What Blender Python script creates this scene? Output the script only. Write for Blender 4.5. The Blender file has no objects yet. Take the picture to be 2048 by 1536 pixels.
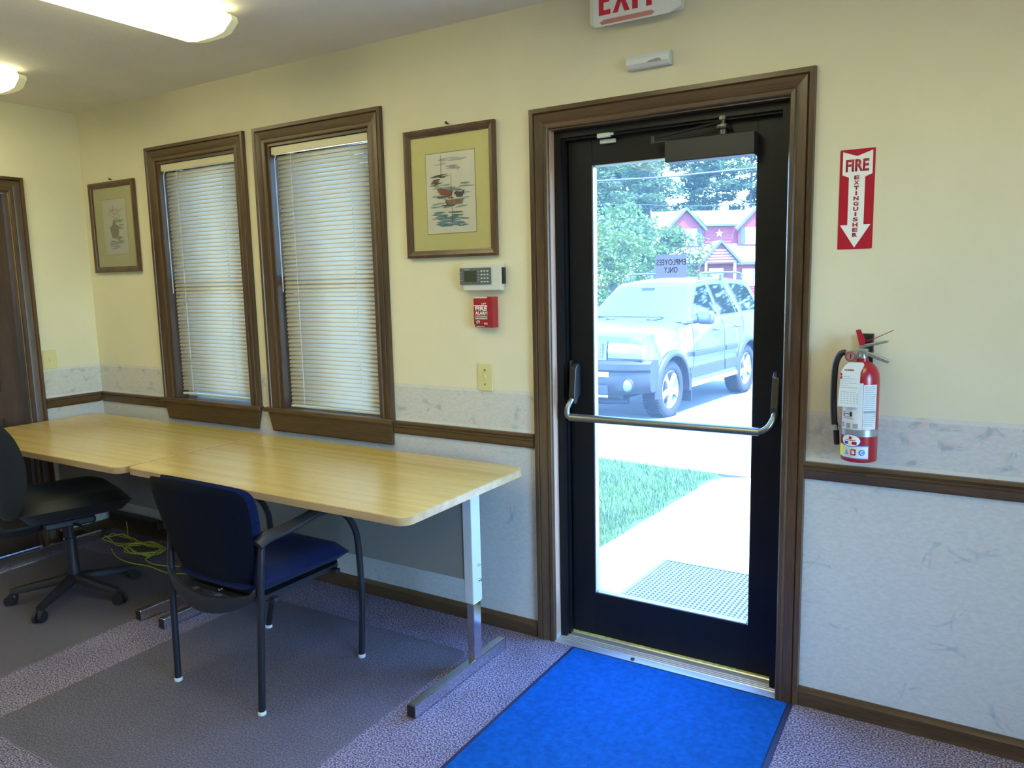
import bpy, bmesh, math, random
from math import sin, cos, pi, radians as R, sqrt, atan2
from mathutils import Vector, Matrix, Euler
random.seed(7)
S = bpy.context.scene
COL = S.collection

# ------------------------------------------------------------------ camera
f, yaw, pit, rol = 1530.97, -0.5558, -0.1357, -0.0227
fw = Vector((sin(yaw)*cos(pit), cos(yaw)*cos(pit), sin(pit)))
rt = Vector((cos(yaw), -sin(yaw), 0)); up = rt.cross(fw)
r2 = cos(rol)*rt + sin(rol)*up; u2 = -sin(rol)*rt + cos(rol)*up
cd = bpy.data.cameras.new('camera'); cam = bpy.data.objects.new('camera', cd); COL.objects.link(cam)
cd.sensor_fit = 'HORIZONTAL'; cd.sensor_width = 36; cd.lens = f/2048*36; cd.clip_start = .02; cd.clip_end = 500
M = Matrix((r2, u2, -fw)).transposed().to_4x4(); M.translation = Vector((0, -2.6286, 1.4848)); cam.matrix_world = M
S.camera = cam

# ------------------------------------------------------------------ world, sun, exposure
S.view_settings.view_transform = 'Standard'; S.view_settings.look = 'None'
S.view_settings.exposure = 0.0; S.view_settings.gamma = 1.0; S.view_settings.use_curve_mapping = False
SUN_DIR = Vector((.62, -.22, 1.35)).normalized()      # towards the sun
w = bpy.data.worlds.new('sky'); S.world = w; w.use_nodes = True
nt = w.node_tree; nt.nodes.clear()
sky = nt.nodes.new('ShaderNodeTexSky'); sky.sky_type = 'NISHITA'; sky.sun_disc = False
sky.sun_elevation = math.asin(SUN_DIR.z); sky.sun_rotation = atan2(SUN_DIR.x, SUN_DIR.y); sky.air_density = 1.0; sky.dust_density = 0.3
bg = nt.nodes.new('ShaderNodeBackground'); bg.inputs[1].default_value = 5.5   # camera balanced for the room's yellow lamps, so daylight reads blue
tint = nt.nodes.new('ShaderNodeMix'); tint.data_type = 'RGBA'; tint.blend_type = 'MULTIPLY'; tint.inputs[0].default_value = 1; tint.inputs[7].default_value = (.40, .66, 1.0, 1)
wo = nt.nodes.new('ShaderNodeOutputWorld')
nt.links.new(sky.outputs[0], tint.inputs[6]); nt.links.new(tint.outputs[2], bg.inputs[0]); nt.links.new(bg.outputs[0], wo.inputs[0])
sl = bpy.data.lights.new('sun', 'SUN'); sl.energy = 27; sl.angle = R(.6); sl.color = (.84, .93, 1)
so = bpy.data.objects.new('sun', sl); COL.objects.link(so); so.rotation_euler = SUN_DIR.to_track_quat('Z', 'Y').to_euler()
so.location = (3, 2, 20)
LAMP = 9.8                      # radiance of the fluorescent diffusers
LAMP_COL = (1, .94, .53)

# ------------------------------------------------------------------ materials
def new_mat(name):
    m = bpy.data.materials.new(name); m.use_nodes = True
    n = m.node_tree.nodes; b = n['Principled BSDF']
    return m, m.node_tree, b
def lin(c): return tuple(c)+(1,) if len(c) == 3 else c
def P(name, col, rough=.5, metal=0, var=None, bump=None, spec=None, coat=0, trans=0, ior=None, alpha=None, emit=None, sheen=0):
    m, t, b = new_mat(name); N = t.nodes; L = t.links
    b.inputs['Base Color'].default_value = lin(col); b.inputs['Roughness'].default_value = rough; b.inputs['Metallic'].default_value = metal
    if spec is not None: b.inputs['Specular IOR Level'].default_value = spec
    if coat: b.inputs['Coat Weight'].default_value = coat; b.inputs['Coat Roughness'].default_value = .05
    if trans: b.inputs['Transmission Weight'].default_value = trans
    if sheen: b.inputs['Sheen Weight'].default_value = sheen
    if ior: b.inputs['IOR'].default_value = ior
    if alpha is not None: b.inputs['Alpha'].default_value = alpha
    if emit: b.inputs['Emission Color'].default_value = lin(emit[0]); b.inputs['Emission Strength'].default_value = emit[1]
    tc = N.new('ShaderNodeTexCoord')
    if var:
        nz = N.new('ShaderNodeTexNoise'); nz.inputs['Scale'].default_value = var[0]; nz.inputs['Detail'].default_value = 4
        mp = N.new('ShaderNodeMapping'); mp.inputs['Scale'].default_value = var[2] if len(var) > 2 else (1, 1, 1)
        L.new(tc.outputs['Object'], mp.inputs[0]); L.new(mp.outputs[0], nz.inputs['Vector'])
        mr = N.new('ShaderNodeMapRange'); mr.inputs[1].default_value = .3; mr.inputs[2].default_value = .7
        mr.inputs[3].default_value = 1-var[1]; mr.inputs[4].default_value = 1+var[1]
        L.new(nz.outputs[0], mr.inputs[0])
        mx = N.new('ShaderNodeMix'); mx.data_type = 'RGBA'; mx.blend_type = 'MULTIPLY'; mx.inputs[0].default_value = 1
        mx.inputs[6].default_value = lin(col); L.new(mr.outputs[0], mx.inputs[7]); L.new(mx.outputs[2], b.inputs['Base Color'])
    if bump:
        nb = N.new('ShaderNodeTexNoise'); nb.inputs['Scale'].default_value = bump[0]; nb.inputs['Detail'].default_value = 3
        L.new(tc.outputs['Object'], nb.inputs['Vector'])
        bp = N.new('ShaderNodeBump'); bp.inputs['Strength'].default_value = bump[1]; bp.inputs['Distance'].default_value = bump[2] if len(bump) > 2 else .003
        L.new(nb.outputs[0], bp.inputs['Height']); L.new(bp.outputs[0], b.inputs['Normal'])
    return m
def wood(name, c1, c2, axis, rough=.35, scale=18, sq=.06, coat=.15):
    """c1 dark grain, c2 light wood; axis = grain direction 0,1,2 in object space"""
    m, t, b = new_mat(name); N = t.nodes; L = t.links
    tc = N.new('ShaderNodeTexCoord'); mp = N.new('ShaderNodeMapping'); s = [1, 1, 1]; s[axis] = sq; mp.inputs['Scale'].default_value = s
    L.new(tc.outputs['Object'], mp.inputs[0])
    n1 = N.new('ShaderNodeTexNoise'); n1.inputs['Scale'].default_value = scale; n1.inputs['Detail'].default_value = 3
    n2 = N.new('ShaderNodeTexNoise'); n2.inputs['Scale'].default_value = scale*9; n2.inputs['Detail'].default_value = 5; n2.inputs['Roughness'].default_value = .7
    L.new(mp.outputs[0], n1.inputs['Vector']); L.new(mp.outputs[0], n2.inputs['Vector'])
    ad = N.new('ShaderNodeMath'); ad.operation = 'ADD'; L.new(n1.outputs[0], ad.inputs[0]); L.new(n2.outputs[0], ad.inputs[1])
    mr = N.new('ShaderNodeMapRange'); mr.inputs[1].default_value = .75; mr.inputs[2].default_value = 1.25; L.new(ad.outputs[0], mr.inputs[0])
    mx = N.new('ShaderNodeMix'); mx.data_type = 'RGBA'; mx.inputs[6].default_value = lin(c1); mx.inputs[7].default_value = lin(c2)
    L.new(mr.outputs[0], mx.inputs[0]); L.new(mx.outputs[2], b.inputs['Base Color'])
    b.inputs['Roughness'].default_value = rough; b.inputs['Coat Weight'].default_value = coat; b.inputs['Coat Roughness'].default_value = .25
    bp = N.new('ShaderNodeBump'); bp.inputs['Strength'].default_value = .15; bp.inputs['Distance'].default_value = .001
    L.new(n2.outputs[0], bp.inputs['Height']); L.new(bp.outputs[0], b.inputs['Normal'])
    return m
DW1, DW2 = (.042, .022, .009), (.115, .064, .026)
WX = wood('stained_wood_x', DW1, DW2, 0); WY = wood('stained_wood_y', DW1, DW2, 1); WZ = wood('stained_wood_z', DW1, DW2, 2)
RAWZ = wood('raw_wood', (.42, .24, .16), (.60, .38, .27), 2, .55, 8)
DOORW = wood('dark_door_wood', (.035, .018, .008), (.07, .037, .016), 2, .4)
TABLE = wood('oak_laminate', (.54, .38, .10), (.69, .52, .165), 0, .22, 30, .035, .6)
TEDGE = wood('oak_edge_band', (.42, .26, .11), (.58, .38, .18), 0, .35, 30, .035)
CREAM = (.69, .64, .445)

def mth(N, L, op, a, b=None, c=None):
    n = N.new('ShaderNodeMath'); n.operation = op
    for i, v in enumerate((a, b, c)):
        if v is None: continue
        if isinstance(v, (int, float)): n.inputs[i].default_value = v
        else: L.new(v, n.inputs[i])
    return n.outputs[0]
def paper_wall(name, along):
    """painted wall above a wallpapered dado and border; along = object axis that runs along the wall"""
    m, t, b = new_mat(name); N = t.nodes; L = t.links
    tc = N.new('ShaderNodeTexCoord'); sp = N.new('ShaderNodeSeparateXYZ'); L.new(tc.outputs['Object'], sp.inputs[0])
    X, Z = sp.outputs[along], sp.outputs[2]
    def strokes(scx, scz, off, r0, th, thr):
        cb = N.new('ShaderNodeCombineXYZ')
        L.new(mth(N, L, 'MULTIPLY_ADD', X, scx, off), cb.inputs[0]); L.new(mth(N, L, 'MULTIPLY_ADD', Z, scz, off*.37), cb.inputs[1])
        vo = N.new('ShaderNodeTexVoronoi'); vo.voronoi_dimensions = '2D'; vo.inputs['Scale'].default_value = 1; vo.inputs['Randomness'].default_value = .8
        L.new(cb.outputs[0], vo.inputs['Vector'])
        df = N.new('ShaderNodeVectorMath'); df.operation = 'SUBTRACT'; L.new(cb.outputs[0], df.inputs[0]); L.new(vo.outputs['Position'], df.inputs[1])
        sc = N.new('ShaderNodeSeparateColor'); L.new(vo.outputs['Color'], sc.inputs[0])
        vr = N.new('ShaderNodeVectorRotate'); vr.rotation_type = 'Z_AXIS'; L.new(df.outputs[0], vr.inputs['Vector']); L.new(mth(N, L, 'MULTIPLY', sc.outputs[0], 6.28), vr.inputs['Angle'])
        s2 = N.new('ShaderNodeSeparateXYZ'); L.new(vr.outputs[0], s2.inputs[0]); x, y = s2.outputs[0], s2.outputs[1]
        out = None
        for k, (cx, cy, rr, a0) in enumerate(((.0, -.42, .42, .30), (.06, -.36, .27, .20), (-.05, .40, .46, .24))):
            dx = mth(N, L, 'SUBTRACT', x, cx); dy = mth(N, L, 'SUBTRACT', y, cy*r0)
            rad = mth(N, L, 'SQRT', mth(N, L, 'ADD', mth(N, L, 'MULTIPLY', dx, dx), mth(N, L, 'MULTIPLY', dy, dy)))
            d = mth(N, L, 'ABSOLUTE', mth(N, L, 'SUBTRACT', rad, rr*r0))
            tp = mth(N, L, 'MULTIPLY', mth(N, L, 'MULTIPLY_ADD', x, 1.6, .30), th)          # brush gets thicker to one end
            tp = mth(N, L, 'MAXIMUM', tp, .0)
            inb = mth(N, L, 'LESS_THAN', mth(N, L, 'ABSOLUTE', x), a0)
            v = mth(N, L, 'MULTIPLY', mth(N, L, 'SMOOTH_MIN', mth(N, L, 'MAXIMUM', mth(N, L, 'MULTIPLY', mth(N, L, 'SUBTRACT', tp, d), 60), 0), 1, .2), inb)
            out = (v, k) if out is None else out
            yield v, sc.outputs[1], thr
    nz = N.new('ShaderNodeTexNoise'); nz.inputs['Scale'].default_value = 110; nz.inputs['Detail'].default_value = 5
    mp = N.new('ShaderNodeMapping'); mp.inputs['Scale'].default_value = (.5, .5, 1); mp.inputs['Rotation'].default_value = (.3, .7, .3); L.new(tc.outputs['Object'], mp.inputs[0]); L.new(mp.outputs[0], nz.inputs['Vector'])
    cr = N.new('ShaderNodeMapRange'); cr.inputs[1].default_value = .35; cr.inputs[2].default_value = .65; L.new(nz.outputs[0], cr.inputs[0])
    base = N.new('ShaderNodeMix'); base.data_type = 'RGBA'; L.new(cr.outputs[0], base.inputs[0])
    base.inputs[6].default_value = (.51, .50, .455, 1); base.inputs[7].default_value = (.575, .56, .515, 1)
    cur = base.outputs[2]
    blotch = N.new('ShaderNodeTexNoise'); blotch.inputs['Scale'].default_value = 30; L.new(tc.outputs['Object'], blotch.inputs['Vector'])
    bl = N.new('ShaderNodeMapRange'); bl.inputs[1].default_value = .35; bl.inputs[2].default_value = .62; L.new(blotch.outputs[0], bl.inputs[0])
    up_ = mth(N, L, 'GREATER_THAN', Z, .86)
    colr = ((.27, .33, .36, 1), (.62, .42, .38, 1), (.30, .36, .38, 1))
    for (args, zone) in (((3.6, 3.6, 3.1, 1.25, .050, 0), 0), ((3.1, 3.1, 11.3, 1.1, .030, 0), 0), ((5.6, 7., 5.7, 1.05, .115, 0), 1), ((4.6, 6.5, 15.7, 1.05, .10, 0), 1)):
        for k, (v, _r, _t) in enumerate(strokes(*args)):
            fac = mth(N, L, 'MULTIPLY', mth(N, L, 'MULTIPLY', v, bl.outputs[0]), up_ if zone else mth(N, L, 'SUBTRACT', 1, up_))
            mx = N.new('ShaderNodeMix'); mx.data_type = 'RGBA'; L.new(mth(N, L, 'MULTIPLY', fac, .6 if k != 1 else .6), mx.inputs[0]); L.new(cur, mx.inputs[6]); mx.inputs[7].default_value = colr[k]; cur = mx.outputs[2]
    # pale lines along the border's two edges
    edge = mth(N, L, 'LESS_THAN', mth(N, L, 'ABSOLUTE', mth(N, L, 'SUBTRACT', mth(N, L, 'ABSOLUTE', mth(N, L, 'SUBTRACT', Z, .949)), .078)), .006)
    mx = N.new('ShaderNodeMix'); mx.data_type = 'RGBA'; L.new(mth(N, L, 'MULTIPLY', edge, .6), mx.inputs[0]); L.new(cur, mx.inputs[6]); mx.inputs[7].default_value = (.66, .65, .56, 1); cur = mx.outputs[2]
    n3 = N.new('ShaderNodeTexNoise'); n3.inputs['Scale'].default_value = 3; L.new(tc.outputs['Object'], n3.inputs['Vector'])
    m3 = N.new('ShaderNodeMapRange'); m3.inputs[1].default_value = .3; m3.inputs[2].default_value = .7; m3.inputs[3].default_value = .97; m3.inputs[4].default_value = 1.03; L.new(n3.outputs[0], m3.inputs[0])
    pc = N.new('ShaderNodeMix'); pc.data_type = 'RGBA'; pc.blend_type = 'MULTIPLY'; pc.inputs[0].default_value = 1; pc.inputs[6].default_value = lin(CREAM); L.new(m3.outputs[0], pc.inputs[7])
    fin = N.new('ShaderNodeMix'); fin.data_type = 'RGBA'; L.new(mth(N, L, 'GREATER_THAN', Z, 1.034), fin.inputs[0]); L.new(cur, fin.inputs[6]); L.new(pc.outputs[2], fin.inputs[7])
    L.new(fin.outputs[2], b.inputs['Base Color']); b.inputs['Roughness'].default_value = .62
    nb = N.new('ShaderNodeTexNoise'); nb.inputs['Scale'].default_value = 90; L.new(tc.outputs['Object'], nb.inputs['Vector'])
    bp = N.new('ShaderNodeBump'); bp.inputs['Strength'].default_value = .12; bp.inputs['Distance'].default_value = .002; L.new(nb.outputs[0], bp.inputs['Height']); L.new(bp.outputs[0], b.inputs['Normal'])
    return m
WALLX = paper_wall('wallpaper_and_paint_front', 0); WALLY = paper_wall('wallpaper_and_paint_side', 1)
PAINT = P('cream_wall_paint', CREAM, .6, var=(3, .03), bump=(90, .12))
CEIL = P('ceiling_paint', (.80, .77, .69), .8, var=(2.5, .05), bump=(60, .25))
BLACKM = P('black_door_enamel', (.006, .0065, .008), .42, spec=.28, var=(6, .25), bump=(250, .05))
BLACKP = P('black_plastic', (.015, .015, .016), .4)
BLACKT = P('black_tube_paint', (.012, .013, .016), .28, spec=.6)
CHROME = P('chrome', (.75, .76, .78), .16, 1)
ALU = P('aluminium', (.62, .64, .64), .38, .75, var=(40, .08, (.1, 1, 1)))
BRONZE = P('dark_bronze_metal', (.10, .10, .095), .32, .8)
WHITEP = P('white_plastic', (.60, .61, .55), .45)
IVORY = P('ivory_plastic', (.62, .56, .27), .45)
GREYP = P('grey_plastic', (.10, .12, .115), .4)
RED = P('red_enamel', (.34, .010, .018), .3, coat=.3)
REDF = P('red_print', (.36, .010, .028), .32)
REDS = P('exit_red_letter', (.62, .012, .03), .5)
WHITE = P('white_print', (.80, .80, .76), .5)
BLACKI = P('black_ink', (.02, .02, .025), .6)
GREYI = P('grey_ink', (.30, .31, .33), .6)
BLUEI = P('blue_ink', (.02, .10, .45), .5)
YELI = P('yellow_ink', (.85, .80, .03), .5)
def glass(name, haze=.0, gl=.06, tint=(1, 1, 1), hz=(.9, .95, 1)):
    m = bpy.data.materials.new(name); m.use_nodes = True; t = m.node_tree; N = t.nodes; L = t.links; N.clear()
    o = N.new('ShaderNodeOutputMaterial'); tr = N.new('ShaderNodeBsdfTransparent'); tr.inputs[0].default_value = lin(tint)
    g = N.new('ShaderNodeBsdfGlossy'); g.inputs['Roughness'].default_value = .02
    fr = N.new('ShaderNodeFresnel'); fr.inputs[0].default_value = 1.45
    m1 = N.new('ShaderNodeMixShader'); L.new(mth(N, L, 'MULTIPLY', fr.outputs[0], gl/.04), m1.inputs[0]); L.new(tr.outputs[0], m1.inputs[1]); L.new(g.outputs[0], m1.inputs[2])
    last = m1.outputs[0]
    if haze:
        tl = N.new('ShaderNodeBsdfTranslucent'); tl.inputs[0].default_value = lin(hz)
        m2 = N.new('ShaderNodeMixShader'); m2.inputs[0].default_value = haze; L.new(last, m2.inputs[1]); L.new(tl.outputs[0], m2.inputs[2]); last = m2.outputs[0]
    L.new(last, o.inputs[0]); return m
GLASS = glass('door_glass_veil', .018, .008)  # translucent share lays a pale veil of glare over the view outside
WGLASS = glass('window_glass', .0, .04)
PICGLASS = glass('picture_glass', 0, .03)

# ------------------------------------------------------------------ object helpers
def setp(o, label=None, cat=None, group=None, kind=None):
    if label: o['label'] = label
    if cat: o['category'] = cat
    if group: o['group'] = group
    if kind: o['kind'] = kind
    return o
def thing(name, loc=(0, 0, 0), rz=0, label=None, cat=None, group=None, kind=None):
    o = bpy.data.objects.new(name, None); COL.objects.link(o); o.location = loc; o.rotation_euler = (0, 0, rz); o.empty_display_size = .05
    return setp(o, label, cat, group, kind)
def offset(p):
    v = Vector((0, 0, 0))
    while p is not None: v += p.location; p = p.parent
    return v
class MB:
    def __init__(s): s.b = bmesh.new(); s.mi = 0
    def _new(s, vs, before):
        for fc in s.b.faces:
            if fc.index == -1 or fc not in before: pass
    def mat(s, i): s.mi = i; return s
    def face(s, vs):
        try:
            fc = s.b.faces.new(vs); fc.material_index = s.mi; return fc
        except ValueError: return None
    def poly(s, pts): return s.face([s.b.verts.new(p) for p in pts])
    def box(s, x0, x1, y0, y1, z0, z1, bv=0):
        if bv:
            t = bmesh.new(); bmesh.ops.create_cube(t, size=1)
            for v in t.verts: v.co = Vector(((x0+x1)/2+v.co.x*(x1-x0), (y0+y1)/2+v.co.y*(y1-y0), (z0+z1)/2+v.co.z*(z1-z0)))
            bmesh.ops.bevel(t, geom=t.edges[:], offset=bv, segments=2, affect='EDGES', profile=.5)
            return s.join(t)
        c = [s.b.verts.new((x, y, z)) for x in (x0, x1) for y in (y0, y1) for z in (z0, z1)]
        for q in ((0, 1, 3, 2), (4, 6, 7, 5), (0, 4, 5, 1), (2, 3, 7, 6), (0, 2, 6, 4), (1, 5, 7, 3)): s.face([c[i] for i in q])
        return s
    def join(s, t):
        t.verts.ensure_lookup_table(); mp = {v: s.b.verts.new(v.co) for v in t.verts}
        for fc in t.faces: s.face([mp[v] for v in fc.verts])
        t.free(); return s
    def loops(s, rings, close=True, cap=True, wrap=False):
        rr = [[s.b.verts.new(p) for p in r] for r in rings]; n = len(rings[0])
        pairs = list(zip(rr, rr[1:])) + ([(rr[-1], rr[0])] if wrap else [])
        for a, b_ in pairs:
            for i in range(n if close else n-1): s.face([a[i], a[(i+1) % n], b_[(i+1) % n], b_[i]])
        if cap and not wrap: s.face(rr[0][::-1]); s.face(rr[-1])
        return rr
    def cyl(s, p0, p1, r0, r1=None, n=16, cap=True):
        p0, p1 = Vector(p0), Vector(p1); r1 = r0 if r1 is None else r1; d = (p1-p0).normalized()
        a = d.orthogonal().normalized(); b_ = d.cross(a)
        s.loops([[p+r*(cos(2*pi*i/n)*a+sin(2*pi*i/n)*b_) for i in range(n)] for p, r in ((p0, r0), (p1, r1))], cap=cap); return s
    def lathe(s, c, prof, axis='z', n=24, cap=True):
        """prof: list of (radius, height)"""
        c = Vector(c); A = {'z': ((1, 0, 0), (0, 1, 0), (0, 0, 1)), 'y': ((1, 0, 0), (0, 0, 1), (0, 1, 0)), 'x': ((0, 1, 0), (0, 0, 1), (1, 0, 0))}[axis]
        a, b_, d = map(Vector, A)
        s.loops([[c+max(r, 1e-4)*(cos(2*pi*i/n)*a+sin(2*pi*i/n)*b_)+h*d for i in range(n)] for r, h in prof], cap=cap); return s
    def tube(s, pts, r, n=10, smooth_n=0, flat=None):
        pts = [Vector(p) for p in pts]
        if smooth_n: pts = catmull(pts, smooth_n)
        rings = []; prev = None
        for i, p in enumerate(pts):
            d = (pts[min(i+1, len(pts)-1)]-pts[max(i-1, 0)]).normalized()
            a = d.orthogonal().normalized() if prev is None else (prev-d*prev.dot(d)).normalized()
            prev = a; b_ = d.cross(a); rr = r(i/(len(pts)-1)) if callable(r) else r
            if flat: rings.append([p+rr*(cos(2*pi*k/n)*a*flat[0]+sin(2*pi*k/n)*b_*flat[1]) for k in range(n)])
            else: rings.append([p+rr*(cos(2*pi*k/n)*a+sin(2*pi*k/n)*b_) for k in range(n)])
        s.loops(rings); return s
    def prism(s, pts, d, axis=1, at=0):
        """polygon pts in the plane normal to axis, extruded from at to at+d"""
        def p3(p, h):
            return {0: (h, p[0], p[1]), 1: (p[0], h, p[1]), 2: (p[0], p[1], h)}[axis]
        a = [s.b.verts.new(p3(p, at)) for p in pts]; c = [s.b.verts.new(p3(p, at+d)) for p in pts]; n = len(pts)
        s.face(a); s.face(c[::-1])
        for i in range(n): s.face([a[i], c[i], c[(i+1) % n], a[(i+1) % n]])
        return s
    def sphere(s, c, r, n=12, sc=(1, 1, 1)):
        c = Vector(c); m = n//2
        s.loops([[c+Vector((r*sc[0]*sin(pi*max(j, .02)/m)*cos(2*pi*i/n), r*sc[1]*sin(pi*max(j, .02)/m)*sin(2*pi*i/n), r*sc[2]*cos(pi*j/m))) for i in range(n)] for j in range(m)]+[[c+Vector((r*.01*cos(2*pi*i/n), r*.01*sin(2*pi*i/n), -r*sc[2])) for i in range(n)]]); return s
    def xf(s, mtx): bmesh.ops.transform(s.b, matrix=mtx, verts=s.b.verts[:]); return s
    def build(s, name, mats, parent=None, local=False, smooth=None, bevel=0, seg=2, recalc=True):
        if recalc: bmesh.ops.recalc_face_normals(s.b, faces=s.b.faces[:])
        if parent is not None and not local:
            o_ = offset(parent)
            for v in s.b.verts: v.co -= o_
        me = bpy.data.meshes.new(name)
        if smooth is not None:
            for fc in s.b.faces: fc.smooth = True
            for e in s.b.edges:
                if len(e.link_faces) == 2 and e.calc_face_angle(0) > R(smooth): e.smooth = False
        s.b.to_mesh(me); s.b.free()
        for m in (mats if isinstance(mats, (list, tuple)) else [mats]): me.materials.append(m)
        o = bpy.data.objects.new(name, me); COL.objects.link(o)
        if parent is not None: o.parent = parent
        if bevel:
            md = o.modifiers.new('bevel', 'BEVEL'); md.width = bevel; md.segments = seg; md.limit_method = 'ANGLE'; md.angle_limit = R(40)
        return o
def catmull(p, n):
    out = []
    for i in range(len(p)-1):
        a, b_, c, d = p[max(i-1, 0)], p[i], p[i+1], p[min(i+2, len(p)-1)]
        for k in range(n):
            t = k/n; out.append(.5*((2*b_)+(c-a)*t+(2*a-5*b_+4*c-d)*t*t+(3*b_-a-3*c+d)*t**3))
    return out+[p[-1]]
def copy_of(o, parent, loc):
    c = o.copy(); COL.objects.link(c); c.parent = parent; c.location = loc; return c
def rrect(x0, x1, z0, z1, r, n=5):
    pts = []
    for cx, cz, a0 in ((x1-r, z0+r, -90), (x1-r, z1-r, 0), (x0+r, z1-r, 90), (x0+r, z0+r, 180)):
        for k in range(n+1): a = R(a0+90*k/n); pts.append((cx+r*cos(a), cz+r*sin(a)))
    return pts
def pad(outline, th, p=3, fn=None, steps=6, bulge=1.0):
    """cushion: closed convex outline in (a,b), rounded edge, thickness th along c; fn maps (a,b,c) to a point"""
    ca = sum(q[0] for q in outline)/len(outline); cb = sum(q[1] for q in outline)/len(outline)
    rings = []
    seq = [(k/steps) for k in range(1, steps+1)]
    prof = [(s_, -1) for s_ in seq] + [(s_, 1) for s_ in reversed(seq[:-1])]
    for s_, sg in prof:
        c = sg*th/2*(1-s_**(p*2))**.5 if s_ < 1 else 0
        rings.append([(ca+(q[0]-ca)*s_, cb+(q[1]-cb)*s_, c) for q in outline])
    fn = fn or (lambda a, b_, c: (a, b_, c))
    return [[Vector(fn(*q)) for q in r] for r in rings]
def txt(string, x0, x1, z0, z1, y, mat, name, parent, bold=.02, depth=.0006, mirror=False, place=None):
    cu = bpy.data.curves.new(name, 'FONT'); cu.body = string; cu.size = 1; cu.offset = bold; cu.extrude = 0; cu.resolution_u = 3; cu.align_x = 'CENTER'
    o = bpy.data.objects.new(name, cu); COL.objects.link(o)
    dg = bpy.context.evaluated_depsgraph_get(); dg.update(); me = bpy.data.meshes.new_from_object(o.evaluated_get(dg))
    bpy.data.objects.remove(o); bpy.data.curves.remove(cu)
    xs = [v.co.x for v in me.vertices]; ys = [v.co.y for v in me.vertices]
    a0, a1, b0, b1 = min(xs), max(xs), min(ys), max(ys)
    bm = bmesh.new(); bm.from_mesh(me); bpy.data.meshes.remove(me)
    r = bmesh.ops.extrude_face_region(bm, geom=bm.faces[:])
    for v in [g for g in r['geom'] if isinstance(g, bmesh.types.BMVert)]: v.co.z = 1
    for v in bm.verts:
        tx = (v.co.x-a0)/(a1-a0); tz = (v.co.y-b0)/(b1-b0); k = v.co.z
        if mirror: tx = 1-tx
        q = (x0+tx*(x1-x0), y-depth*k, z0+tz*(z1-z0))
        v.co = Vector(place(*q)) if place else Vector(q)
    m = MB(); m.b.free(); m.b = bm
    return m.build(name, mat, parent)

# ================================================================== ROOM
CX, RX, BY, H = -4.593, 2.3, -5.6, 2.5          # left wall, right wall, back wall, ceiling height
WT = .14
D0, D1, DH = -1.452, -.558, 2.048               # front door opening
W2 = (-2.997, -2.337); W1 = (-3.868, -3.222); WZ0, WZ1 = .856, 2.158
def wall_x(name, mat, y0, y1, xs, holes):
    m = MB(); x = xs[0]
    for a, b_, z0, z1 in holes:
        m.box(x, a, y0, y1, 0, H)
        if z0 > 0: m.box(a, b_, y0, y1, 0, z0)
        m.box(a, b_, y0, y1, z1, H); x = b_
    m.box(x, xs[1], y0, y1, 0, H)
    return setp(m.build(name, mat), kind='structure')
wall_x('wall_front', WALLX, 0, WT, (CX-.12, RX+.12), [(W1[0], W1[1], WZ0, WZ1), (W2[0], W2[1], WZ0, WZ1), (D0, D1, 0, DH)])
m = MB(); m.box(CX-.12, CX, BY, -1.27, 0, H); m.box(CX-.12, CX, -1.27, -.42, 2.03, H); m.box(CX-.12, CX, -.42, 0, 0, H)
setp(m.build('wall_left', WALLY), kind='structure')
m = MB(); m.box(RX, RX+.12, BY, -2.9, 0, H); m.box(RX, RX+.12, -2.9, -1.3, 0, .12); m.box(RX, RX+.12, -2.9, -1.3, 2.1, H); m.box(RX, RX+.12, -1.3, 0, 0, H)
setp(m.build('wall_right', WALLY), kind='structure')
m = MB(); m.box(CX-.12, RX+.12, BY-.12, BY, 0, H); setp(m.build('wall_back', WALLX), kind='structure')
m = MB(); m.box(CX-.12, RX+.12, BY-.12, WT, H, H+.1); setp(m.build('ceiling', CEIL), kind='structure')
m = MB(); m.box(CX-.6, RX+.9, BY-.5, WT+.08, H+.1, H+.32); setp(m.build('trim_1', P('roof_soffit', (.5, .48, .44), .7)), kind='structure')  # roof slab; unseen eave shaped to keep sun out and let sky in

def carpet_mat():
    m, t, b = new_mat('carpet_pile'); N = t.nodes; L = t.links
    tc = N.new('ShaderNodeTexCoord'); n1 = N.new('ShaderNodeTexNoise'); n1.inputs['Scale'].default_value = 170; n1.inputs['Detail'].default_value = 2
    n2 = N.new('ShaderNodeTexNoise'); n2.inputs['Scale'].default_value = 5; n2.inputs['Detail'].default_value = 4
    L.new(tc.outputs['Object'], n1.inputs[0]); L.new(tc.outputs['Object'], n2.inputs[0])
    cr = N.new('ShaderNodeValToRGB'); e = cr.color_ramp.elements; e[0].position = .36; e[0].color = (.06, .05, .07, 1); e[1].position = .62; e[1].color = (.40, .36, .46, 1)
    q = cr.color_ramp.elements.new(.5); q.color = (.20, .17, .23, 1)
    L.new(n1.outputs[0], cr.inputs[0])
    mr = N.new('ShaderNodeMapRange'); mr.inputs[1].default_value = .3; mr.inputs[2].default_value = .7; mr.inputs[3].default_value = .85; mr.inputs[4].default_value = 1.12; L.new(n2.outputs[0], mr.inputs[0])
    mx = N.new('ShaderNodeMix'); mx.data_type = 'RGBA'; mx.blend_type = 'MULTIPLY'; mx.inputs[0].default_value = 1; L.new(cr.outputs[0], mx.inputs[6]); L.new(mr.outputs[0], mx.inputs[7])
    L.new(mx.outputs[2], b.inputs['Base Color']); b.inputs['Roughness'].default_value = .95; b.inputs['Specular IOR Level'].default_value = .1
    bp = N.new('ShaderNodeBump'); bp.inputs['Strength'].default_value = .7; bp.inputs['Distance'].default_value = .004; L.new(n1.outputs[0], bp.inputs['Height']); L.new(bp.outputs[0], b.inputs['Normal'])
    return m
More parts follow.
